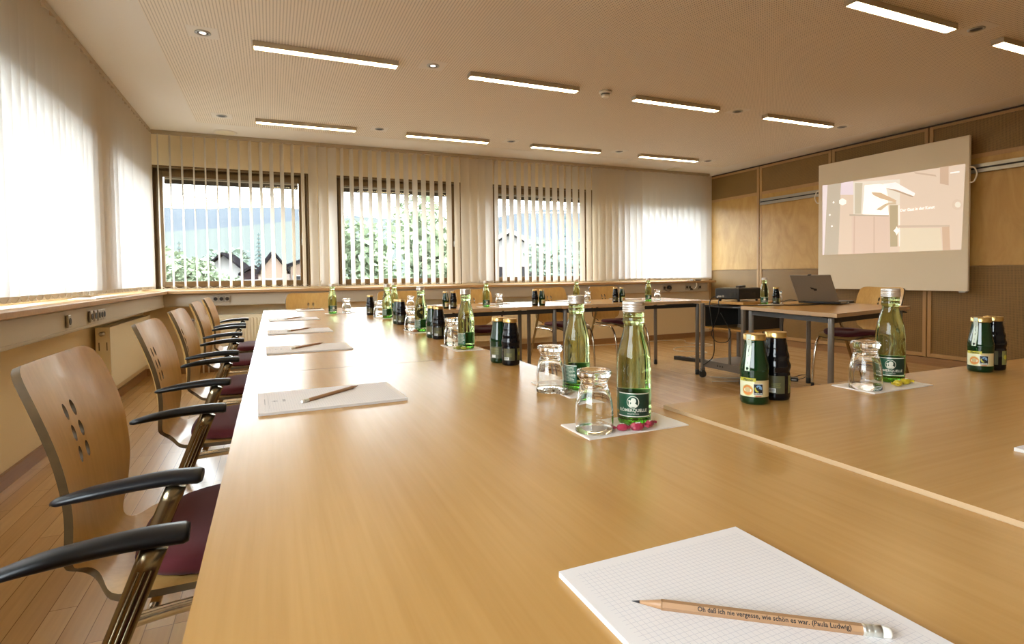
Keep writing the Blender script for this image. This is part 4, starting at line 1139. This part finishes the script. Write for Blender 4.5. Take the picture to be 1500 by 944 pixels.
for y in (-.12, .12): MB().mat('dark_frame').lathe([(.008, -.02), (.008, .02)], 14, Matrix.Translation((.004, y, .024)) @ Matrix.Rotation(R(90), 4, 'X')).build('hinge', lt)
lc = empty('laptop_cable', 'thin black cables running across the presenter table to the laptop', 'cable', (3.8, 3.3, TT))
def W2(b, pts, r): return b.tube(smooth_path([(x - 3.8, y - 3.3, z - TT) for x, y, z in pts], 5), r, 6)
cc = MB().mat('cable_black')
W2(cc, [(4.10, 3.05, TT + .012), (3.95, 3.10, TT + .004), (3.75, 3.18, TT + .004), (3.60, 3.26, TT + .004), (3.46, 3.31, TT + .004), (3.44, 3.335, TT - .01), (3.55, 3.52, .715), (3.78, 3.63, .712)], .0035); cc.build('signal_cord', lc)
cc = MB().mat('cable_black')
W2(cc, [(4.12, 3.37, TT + .02), (4.07, 3.40, TT + .028), (4.0, 3.42, TT + .012), (3.96, 3.43, TT + .004), (3.93, 3.46, TT + .004), (3.93, 3.475, TT - .02)], .003); cc.build('power_cord', lc)
cd = empty('hanging_cable', 'thin black cable hanging from the presenter table down to the floor adapter', 'cable', (4.05, 3.45, .7))
cc = MB().mat('cable_black').tube(smooth_path([(0, 0, 0), (.01, .0, -.08), (-.005, .0, -.18), (.01, 0, -.30), (.03, .02, -.42), (.10, .05, -.52), (.13, .05, -.60), (.09, .06, -.665), (.05, .1, -.69), (.12, .12, -.694), (.22, .10, -.694)], 5), .003, 6); cc.build('cord', cd)
pb = empty('power_adapter', 'black laptop power adapter lying on the floor below the presenter table', 'adapter', (4.38, 3.66, 0), R(-50))
MB().mat('black_plastic').box(-.075, .075, -.03, .03, 0, .032).build('adapter_body', pb, bevel=.005)
MB().mat('print_white').box(.02, .06, -.0305, -.03, .010, .020).build('rating_label', pb)
MB().mat('cable_black').tube(smooth_path([(.075, 0, .015), (.12, .02, .03), (.15, .06, .05), (.10, .11, .04), (.02, .10, .012), (-.06, .08, .006)], 5), .003, 6).build('cord', pb)

ps = empty('power_strip', 'black power strip lying on the floor left of the trolley wheel', 'power strip', (4.37, 4.98, 0), R(-72))
MB().mat('black_plastic').box(-.19, .19, -.03, .03, 0, .042).build('strip_body', ps, bevel=.006)
for k in (-.13, -.07, -.01, .05, .11): MB().mat('dark_frame').lathe([(.02, .0425), (.0195, .044), (.017, .0425)], 18, Matrix.Translation((k, 0, 0))).build('outlet', ps)
fc = empty('floor_cable', 'white extension cable winding over the parquet from the back wall to the power strip', 'cable', (4.9, 5.8, 0))
MB().mat('cable_white').tube(smooth_path([(x - 4.9, y - 5.8, .005) for x, y in [(4.0, 6.70), (4.6, 6.60), (5.2, 6.66), (5.62, 6.55), (5.45, 6.28), (5.62, 6.05), (5.50, 5.86), (5.05, 5.95), (4.82, 5.80), (4.80, 5.62), (5.0, 5.52), (4.98, 5.36), (4.75, 5.28), (4.50, 5.18), (4.42, 5.15)]], 6), .0042, 6).build('cord', fc)
tag(MB().mat('cable_white').tube(smooth_path([(3.80, 4.06, .02), (3.95, 3.98, .008), (4.12, 3.90, .006), (4.08, 3.78, .006), (3.90, 3.84, .006), (3.70, 3.92, .006)], 6), .004, 6).build('cable_loop'), 'pale cable loop on the floor under the trolley', 'cable')

# ================================================================== PROJECTION BOARD AND RAIL
rail = empty('wall_rail', 'double aluminium hanging rail along the birch panels, passing behind the projection board', 'rail', (XR, 2.0, 1.98))
rb = MB().mat('alu')
for z in (-.028, .022): rb.box(-.030, -.002, -4.4, 3.78, z, z + .034)
rb.mat('dark_frame').box(-.018, -.002, -4.4, 3.78, .006, .022); rb.build('profile', rail, bevel=.002)
MB().mat('alu').box(-.032, 0, 3.78, 3.785, -.03, .058).build('end_cap', rail)
bd = empty('projection_board', 'large cream projection board hanging on the birch wall, showing a projected door', 'board', (6.25, 4.0, 0))
Bx = lambda y0, y1, z0, z1: (-.012, .018, y0 - 4.0, y1 - 4.0, z0, z1)
MB().mat('board_white').box(*Bx(3.185, 4.80, .795, 2.315)).build('panel', bd, bevel=.004)
MB().mat('alu').box(.018, .085, -.6, -.54, 1.93, 2.04).box(.018, .085, .5, .56, 1.93, 2.04).build('hanger', bd)
MB().mat('alu').box(-.014, .02, -.80, -.74, .782, .796).build('roller_stop', bd)
for s, y in ((1, 4.80), (-1, 3.185)):
    MB().mat('white_plastic').tube(smooth_path([(.0, y - 4.0, 2.005), (.0, y - 4.0 + s * .035, 1.995), (.0, y - 4.0 + s * .058, 1.93), (.0, y - 4.0 + s * .035, 1.865), (.0, y - 4.0, 1.855)], 5), .007, 8).build('ring_handle', bd)
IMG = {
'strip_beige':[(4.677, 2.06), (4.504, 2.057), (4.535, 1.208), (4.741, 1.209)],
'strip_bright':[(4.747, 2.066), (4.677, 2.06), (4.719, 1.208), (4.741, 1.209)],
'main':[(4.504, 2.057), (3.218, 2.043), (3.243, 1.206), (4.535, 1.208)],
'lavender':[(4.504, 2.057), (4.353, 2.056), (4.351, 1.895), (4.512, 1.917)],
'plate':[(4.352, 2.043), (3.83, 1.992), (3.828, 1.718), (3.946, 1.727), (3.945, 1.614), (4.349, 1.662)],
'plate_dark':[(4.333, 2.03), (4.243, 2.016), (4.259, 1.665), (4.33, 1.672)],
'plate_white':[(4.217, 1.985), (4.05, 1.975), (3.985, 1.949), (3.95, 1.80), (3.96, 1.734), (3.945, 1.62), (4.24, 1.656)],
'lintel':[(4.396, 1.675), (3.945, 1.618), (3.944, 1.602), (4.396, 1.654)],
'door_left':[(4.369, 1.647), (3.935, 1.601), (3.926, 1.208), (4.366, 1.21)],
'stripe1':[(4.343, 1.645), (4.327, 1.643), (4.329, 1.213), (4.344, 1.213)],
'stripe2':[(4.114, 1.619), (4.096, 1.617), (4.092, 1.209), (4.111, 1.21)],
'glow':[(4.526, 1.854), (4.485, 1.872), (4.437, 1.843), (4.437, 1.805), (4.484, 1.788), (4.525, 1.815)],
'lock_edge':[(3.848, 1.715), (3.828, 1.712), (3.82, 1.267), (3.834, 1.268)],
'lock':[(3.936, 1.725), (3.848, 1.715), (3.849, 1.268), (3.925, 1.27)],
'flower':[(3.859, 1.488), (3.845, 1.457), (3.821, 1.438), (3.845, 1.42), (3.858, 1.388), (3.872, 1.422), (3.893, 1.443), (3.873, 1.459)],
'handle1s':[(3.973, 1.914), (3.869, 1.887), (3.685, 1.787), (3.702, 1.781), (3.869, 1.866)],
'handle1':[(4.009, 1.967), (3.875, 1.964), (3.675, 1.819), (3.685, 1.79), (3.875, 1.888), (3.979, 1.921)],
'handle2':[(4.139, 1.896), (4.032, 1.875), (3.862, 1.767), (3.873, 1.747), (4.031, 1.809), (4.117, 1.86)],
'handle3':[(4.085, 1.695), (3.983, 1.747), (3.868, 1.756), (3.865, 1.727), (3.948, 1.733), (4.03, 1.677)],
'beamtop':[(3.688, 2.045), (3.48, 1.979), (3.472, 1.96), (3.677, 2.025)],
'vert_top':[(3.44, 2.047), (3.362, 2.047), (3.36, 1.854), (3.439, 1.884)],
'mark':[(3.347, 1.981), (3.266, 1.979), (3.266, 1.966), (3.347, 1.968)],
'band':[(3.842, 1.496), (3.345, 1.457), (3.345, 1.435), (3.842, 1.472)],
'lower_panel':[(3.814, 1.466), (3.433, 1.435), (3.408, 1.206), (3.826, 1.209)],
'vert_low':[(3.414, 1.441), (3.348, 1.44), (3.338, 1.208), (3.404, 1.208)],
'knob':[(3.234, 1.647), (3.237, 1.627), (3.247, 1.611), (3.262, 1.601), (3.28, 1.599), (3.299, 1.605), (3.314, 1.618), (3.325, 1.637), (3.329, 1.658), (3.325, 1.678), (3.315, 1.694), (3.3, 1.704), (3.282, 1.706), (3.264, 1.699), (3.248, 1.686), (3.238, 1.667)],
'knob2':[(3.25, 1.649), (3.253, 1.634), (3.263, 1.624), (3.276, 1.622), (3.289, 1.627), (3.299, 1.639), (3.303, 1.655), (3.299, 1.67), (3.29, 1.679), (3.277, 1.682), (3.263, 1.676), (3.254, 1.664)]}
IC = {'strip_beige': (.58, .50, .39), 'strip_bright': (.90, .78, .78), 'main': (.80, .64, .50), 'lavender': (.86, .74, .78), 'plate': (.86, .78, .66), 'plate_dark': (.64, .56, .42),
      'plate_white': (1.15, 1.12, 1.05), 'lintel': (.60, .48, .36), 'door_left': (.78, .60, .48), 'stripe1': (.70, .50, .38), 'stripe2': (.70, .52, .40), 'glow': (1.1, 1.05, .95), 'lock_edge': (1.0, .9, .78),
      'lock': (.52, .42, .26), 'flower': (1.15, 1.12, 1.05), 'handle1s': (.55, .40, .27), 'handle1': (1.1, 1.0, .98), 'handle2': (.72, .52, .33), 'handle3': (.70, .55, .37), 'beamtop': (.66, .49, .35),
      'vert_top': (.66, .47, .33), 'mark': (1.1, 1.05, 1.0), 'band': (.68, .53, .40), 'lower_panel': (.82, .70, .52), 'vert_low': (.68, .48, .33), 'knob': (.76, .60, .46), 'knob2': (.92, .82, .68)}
im = MB(); lvl = .0125  # projector light is put into the colour and glow of flat patches
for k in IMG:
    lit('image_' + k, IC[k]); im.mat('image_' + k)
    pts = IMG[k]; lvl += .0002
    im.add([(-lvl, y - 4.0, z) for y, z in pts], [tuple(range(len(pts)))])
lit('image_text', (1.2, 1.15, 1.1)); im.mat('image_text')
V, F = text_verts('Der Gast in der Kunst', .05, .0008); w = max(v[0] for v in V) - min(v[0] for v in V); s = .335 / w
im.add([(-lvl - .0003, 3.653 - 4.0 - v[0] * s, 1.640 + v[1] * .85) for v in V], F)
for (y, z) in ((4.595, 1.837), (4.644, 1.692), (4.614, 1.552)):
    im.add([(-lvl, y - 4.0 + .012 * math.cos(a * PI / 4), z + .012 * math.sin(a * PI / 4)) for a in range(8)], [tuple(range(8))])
im.build('painted_projection', bd)

# ================================================================== OUTSIDE
plain('meadow', (0.056, 0.061, 0.056), 0.9, spec=0); plain('forest_haze', (0.044, 0.049, 0.055), 0.95, spec=0); plain('mountain', (0.046, 0.051, 0.057), 0.95, spec=0)  # distance haze is mixed into the pale bluish forest and mountain colours
plain('leaf_light', (0.165, 0.200, 0.125), 0.8, spec=0.1); plain('leaf_mid', (0.105, 0.135, 0.10), 0.8, spec=0.1); plain('leaf_conifer', (0.045, 0.062, 0.058), 0.8, spec=0.1); plain('bark', (0.05, 0.035, 0.025), 0.9)
plain('roof_dark', (0.008, 0.007, 0.008), 0.9, spec=0.0); plain('render_white', (0.20, 0.19, 0.18), 0.9); plain('timber_dark', (0.020, 0.012, 0.013), 0.9, spec=0.05); plain('timber_orange', (0.13, 0.085, 0.06), 0.9)
plain('house_window', (0.01, 0.01, 0.012), 0.4, spec=0.1); plain('sheet_roof', (0.16, 0.16, 0.16), 0.9, spec=0.1)
GZ = -3.6
def terrain(name, mat, X0, X1, Y0, Y1, fn, nx=60, ny=14, label=None):
    vs = []; fs = []
    for i in range(nx + 1):
        for j in range(ny + 1):
            x = X0 + (X1 - X0) * i / nx; y = Y0 + (Y1 - Y0) * j / ny
            vs.append((x, y, fn(x, y, j / ny)))
    for i in range(nx):
        for j in range(ny):
            a = i * (ny + 1) + j; fs.append((a, a + ny + 1, a + ny + 2, a + 1))
    o = MB().mat(mat).add(vs, fs, None, True).build(name); struct(o)
    if label: o['label'] = label
    return o
from mathutils import noise as mnoise
def nz(x, y, s): return mnoise.noise(Vector((x * s, y * s, 3.7)))
terrain('ground_side', 'meadow', -500, -3.0, -400, 8.5, lambda x, y, t: GZ, nx=4, ny=4, label='ground beside the left wall')
terrain('ground_outside', 'meadow', -500, 420, 8.5, 160, lambda x, y, t: GZ + .3 * nz(x, y, .05), label='pale green ground outside the windows')
terrain('terrain_meadow', 'meadow', -500, 520, 160, 420, lambda x, y, t: GZ + 40 * t ** 1.1 * (1 + .20 * math.sin((x + 20) * .016)) + 2 * nz(x, y, .01), label='pale sloping meadow beyond the houses')
def ridge(h, a, s): return lambda x, y, t: GZ + 20 + h * t ** .8 * (1 + a * nz(x, 10, s)) + 6 * nz(x, y, .02) + 4 * nz(x, y, .09)
terrain('terrain_forest', 'forest_haze', -800, 800, 420, 700, ridge(54, .30, .006), nx=160, label='hazy forested hillside behind the meadow')
terrain('terrain_mountain', 'mountain', -600, 2600, 900, 1800, ridge(190, .5, .0016), nx=160, label='hazy pale blue mountain ridge far away')

def blob_tree(name, label, cat, x, y, h, cr, mat, n=900, leaf=.14, trunk=True, low=.25, group=None, seed=1, base=None):
    q = random.Random(seed); r = empty(name, label, cat, (x, y, GZ), group=group)
    centers = [(q.uniform(-.55, .55) * cr, q.uniform(-.55, .55) * cr, h * low + (h * (1 - low)) * q.uniform(.12, .88), cr * q.uniform(.38, .62)) for _ in range(12)]
    centers.append((0, 0, h * .8, cr * .55))
    vs = []; fs = []
    for i in range(n):
        c = centers[i % len(centers)]
        d = Vector((q.gauss(0, 1), q.gauss(0, 1), q.gauss(0, 1))).normalized() * c[3] * q.uniform(.6, 1.05)
        p = Vector(c[:3]) + d
        u = Vector((q.gauss(0, 1), q.gauss(0, 1), q.gauss(0, .6))).normalized(); w = u.cross(Vector((q.gauss(0, 1), q.gauss(0, 1), 1))).normalized()
        s = leaf * q.uniform(.6, 1.4); o = len(vs)
        vs += [tuple(p - u * s), tuple(p + w * s * .6), tuple(p + u * s), tuple(p - w * s * .6)]; fs.append((o, o + 1, o + 2, o + 3))
    MB().mat(mat).add(vs, fs).build('crown', r)
    t = MB().mat('bark').tube([(0, 0, 0), (.05 * cr, 0, h * .45), (0, .04 * cr, h * .8)], .06 * cr, 8, radii=[1, .7, .3])
    for k in range(5):
        c = centers[k]; t.tube([(0.03 * cr, 0, h * (.3 + .06 * k)), (c[0] * .6, c[1] * .6, c[2] * .95), c[:3]], .025 * cr, 6, radii=[1, .6, .25])
    t.build('trunk', r)
    return r
def conifer(label, x, y, h, rad, seed=1, group=None):
    q = random.Random(seed); r = empty('fir_tree', label, 'tree', (x, y, GZ), group=group); vs = []; fs = []
    lv = 16
    for k in range(lv):
        z = h * (.14 + .84 * k / lv); rr_ = rad * (1 - (k / lv) ** .9) + .08 * rad
        for m in range(11):
            a = 2 * PI * m / 11 + k * .7 + q.uniform(-.15, .15); L_ = rr_ * q.uniform(.75, 1.1); w = rr_ * .30
            d = Vector((math.cos(a), math.sin(a), 0)); s = Vector((-d.y, d.x, 0)); o = len(vs)
            b0 = Vector((0, 0, z + h * .03)); e = d * L_ + Vector((0, 0, z - L_ * .35)); mid = d * L_ * .55 + Vector((0, 0, z - L_ * .05))
            vs += [tuple(b0), tuple(mid + s * w), tuple(e), tuple(mid - s * w)]; fs += [(o, o + 1, o + 2), (o, o + 2, o + 3)]
    MB().mat('leaf_conifer').add(vs, fs).build('crown', r)
    MB().mat('bark').tube([(0, 0, 0), (0, 0, h * .95)], h * .018, 8, radii=[1, .2]).build('trunk', r)
    return r
tg = 'trees outside the windows'
blob_tree('leafy_tree', 'big light green tree filling the right half of the second back window', 'tree', 5.2, 20.0, 7.6, 1.9, 'leaf_light', 2600, .17, low=.12, group=tg, seed=3)
blob_tree('leafy_tree', 'light green tree at the left half of the second back window', 'tree', 3.35, 24.5, 7.4, 1.9, 'leaf_light', 2200, .17, low=.15, group=tg, seed=4)
blob_tree('leafy_bush', 'wide pale green bush before the chalets in the leftmost back window', 'bush', -5.2, 40, 6.1, 2.3, 'leaf_light', 3200, .20, low=.05, group=tg, seed=5)
blob_tree('leafy_bush', 'low pale green bush just left of the dark roofed chalet', 'bush', -2.9, 45, 5.0, 1.6, 'leaf_light', 1700, .20, low=.05, group=tg, seed=6)
blob_tree('leafy_bush', 'pale green bush at the left frame of the leftmost back window', 'bush', -8.6, 50, 6.0, 1.9, 'leaf_light', 1500, .22, low=.05, group=tg, seed=16)
conifer('slim fir rising from the bushes in the leftmost back window', -7.6, 58, 8.4, 1.2, 7, tg)
conifer('dark fir behind the ochre house in the leftmost back window', -2.0, 112, 13.5, 2.0, 8, tg)
conifer('tall fir at the right part of the third back window', 14.0, 25, 8.6, 1.0, 9, tg)
blob_tree('leafy_tree', 'green tree right of the white house in the third back window', 'tree', 16.6, 33, 7.0, 1.7, 'leaf_mid', 1500, .20, low=.1, group=tg, seed=10)
blob_tree('leafy_tree', 'green tree behind the right edge of the third back window', 'tree', 19.6, 32, 7.8, 1.6, 'leaf_mid', 1500, .20, low=.1, group=tg, seed=11)
blob_tree('leafy_tree', 'grey green tree behind the vanes of the partly closed back blind', 'tree', 24.4, 34, 7.2, 1.9, 'leaf_mid', 1500, .22, low=.1, group=tg, seed=12)
blob_tree('leafy_tree', 'hazy round tree standing alone on the meadow slope', 'tree', -15.0, 300, 16, 6.0, 'leaf_mid', 900, 1.0, low=.3, group=tg, seed=13)
blob_tree('leafy_tree', 'hazy bushy tree above the chalet roof in the leftmost back window', 'tree', -9.0, 135, 10, 5.0, 'leaf_mid', 1300, .6, low=.1, group=tg, seed=14)

def house(label, x, y, w, d, hw, hr, rz, wallm, roofm, over=.9, group='houses outside the windows', balcony=None):
    r = empty('house', label, 'house', (x, y, GZ), rz, group)
    b = MB().mat(wallm).box(-w / 2, w / 2, -d / 2, d / 2, 0, hw)
    b.add([(-w / 2, -d / 2, hw), (w / 2, -d / 2, hw), (0, -d / 2, hw + hr), (-w / 2, d / 2, hw), (w / 2, d / 2, hw), (0, d / 2, hw + hr)], [(0, 1, 2), (3, 5, 4), (0, 2, 5, 3), (1, 4, 5, 2)])
    b.build('wall', r)
    rf = MB().mat(roofm); sl = hr / (w / 2); e = w / 2 + over
    for s in (-1, 1):
        P = [(0, hw + hr + .12), (s * e, hw + hr + .12 - sl * e), (s * e, hw + hr + .45 - sl * e), (0, hw + hr + .45)]
        vs = [(px, -d / 2 - over, pz) for px, pz in P] + [(px, d / 2 + over, pz) for px, pz in P]
        rf.add(vs, [(0, 1, 2, 3), (4, 7, 6, 5), (0, 4, 5, 1), (1, 5, 6, 2), (2, 6, 7, 3), (3, 7, 4, 0)])
    rf.build('roof', r)
    nW = max(2, int(w / 2.6))
    for k in range(nW):
        for z in (hw * .28, hw * .72):
            xx = -w / 2 + (k + .5) * w / nW
            f = MB().mat('render_white' if wallm != 'render_white' else 'timber_dark').box(xx - .55, xx + .55, -d / 2 - .06, -d / 2, z - .65, z + .65).build('window', r)
            MB().mat('house_window').box(xx - .42, xx + .42, -d / 2 - .08, -d / 2 - .05, z - .52, z + .52).build('pane', f)
    if balcony:
        bb = MB().mat(balcony).box(-w / 2 - .1, w / 2 + .1, -d / 2 - 1.2, -d / 2, hw * .5, hw * .5 + .15)
        for k in range(int(w / .3)): bb.box(-w / 2 + k * .3, -w / 2 + k * .3 + .22, -d / 2 - 1.25, -d / 2 - 1.18, hw * .5, hw * .5 + 1.0)
        bb.build('balcony', r)
    return r
house('white chalet with dark overhanging roof in the leftmost back window', -6.0, 96, 4.8, 8, 5.9, 2.1, R(-6), 'render_white', 'roof_dark', 1.5, balcony='timber_dark')
house('low brown timber shed roofed dark, between the white chalet and the ochre house', -2.2, 86, 2.6, 5, 5.2, .8, R(0), 'timber_dark', 'roof_dark', .6)
house('ochre painted house with wooden gable trim at the right of the leftmost back window', .1, 72, 2.8, 5, 5.4, 1.9, R(4), 'timber_orange', 'roof_dark', .35, balcony='render_white')
house('peach coloured low house at the right frame of the leftmost back window', 3.5, 76, 3.0, 5, 5.9, .6, R(4), 'timber_orange', 'roof_dark', .4)
house('grey shed at the left frame of the leftmost back window', -12.6, 80, 3.2, 5, 4.2, .8, R(10), 'render_white', 'sheet_roof', .8)
house('large white house with timber balcony in the third back window', 18.6, 43, 4.6, 6, 6.4, 1.4, R(-24), 'render_white', 'render_white', .8, balcony='timber_dark')
house('brown timber house at the right edge of the second back window', 12.6, 41, 2.6, 4, 4.9, 1.0, R(-10), 'timber_dark', 'sheet_roof', .5)
wr_ = empty('overhead_line', 'pale overhead wires crossing before the green tree in the second back window', 'wire', (4.0, 16, 3.6))
for z, d in ((0, 0), (-.36, .2), (-.62, -.1)):
    MB().mat('cable_white').tube(smooth_path([(-9, d, z + .25), (-4, d, z), (0, d, z - .06), (4, d, z), (9, d, z + .25)], 5), .016, 5).build('cable', wr_)
for x in (-9, 9): MB().mat('bark').tube([(x, 0, GZ - 3.6), (x, 0, .6)], .12, 10).build('pole', wr_)

# ================================================================== LIGHT
w = bpy.data.worlds.new('sky'); scene.world = w; w.use_nodes = True
nt = w.node_tree; bg = nt.nodes['Background']
tc = N(nt, 'ShaderNodeTexCoord'); sp = N(nt, 'ShaderNodeSeparateXYZ'); L(nt, tc.outputs['Generated'], sp.inputs[0])
mr = N(nt, 'ShaderNodeMapRange'); mr.inputs[1].default_value = -.05; mr.inputs[2].default_value = .5; L(nt, sp.outputs[2], mr.inputs[0])
L(nt, mix_col(nt, mr.outputs[0], (1.0, 1.0, 1.0), (0.90, 0.96, 1.05)), bg.inputs['Color'])
SKY = 15.0
bg.inputs['Strength'].default_value = SKY
def portal(x, y, z, sx, sy, rot):
    ld = bpy.data.lights.new('window_portal', 'AREA'); ld.shape = 'RECTANGLE'; ld.size = sx; ld.size_y = sy; ld.cycles.is_portal = True
    o = bpy.data.objects.new('window_portal', ld); COL.objects.link(o); o.location = (x, y, z); o.rotation_euler = rot
for a, c in WIN: portal((a + c) / 2, YB + .30, (WZ0 + WZ1) / 2, c - a, WZ1 - WZ0, (R(-90), 0, 0))
for a, c in LW: portal(XL - .30, (a + c) / 2, (WZ0 + WZ1) / 2, WZ1 - WZ0, c - a, (0, R(-90), 0))

# ================================================================== CAMERA
cam = bpy.data.cameras.new('camera'); co = bpy.data.objects.new('camera', cam); COL.objects.link(co); scene.camera = co
cam.sensor_width = 36; cam.lens = 810.46 / 1500 * 36; cam.shift_y = (429.04 - 472) / 1500; cam.clip_start = .02; cam.clip_end = 5000
rt = Vector((.91708, -.39851, -.0122)); dn = Vector((-.02408, -.02483, -.9994)); fw = Vector((.39797, .91683, -.03237))
Mx = Matrix((rt, -dn, -fw)).transposed().to_4x4(); Mx.translation = Vector((0, 0, 1.0125)); co.matrix_world = Mx

vs_ = scene.view_settings; vs_.view_transform = 'Standard'; vs_.look = 'None'; vs_.gamma = 1; vs_.use_curve_mapping = False; vs_.exposure = 0.25
scene.cycles.use_denoising = True
try: scene.cycles.denoiser = 'OPENIMAGEDENOISE'
except Exception: pass
scene.cycles.max_bounces = 14; scene.cycles.transmission_bounces = 12; scene.cycles.diffuse_bounces = 6; scene.cycles.glossy_bounces = 5; scene.cycles.transparent_max_bounces = 16
scene.cycles.sample_clamp_indirect = 8.0; scene.cycles.blur_glossy = 0.7
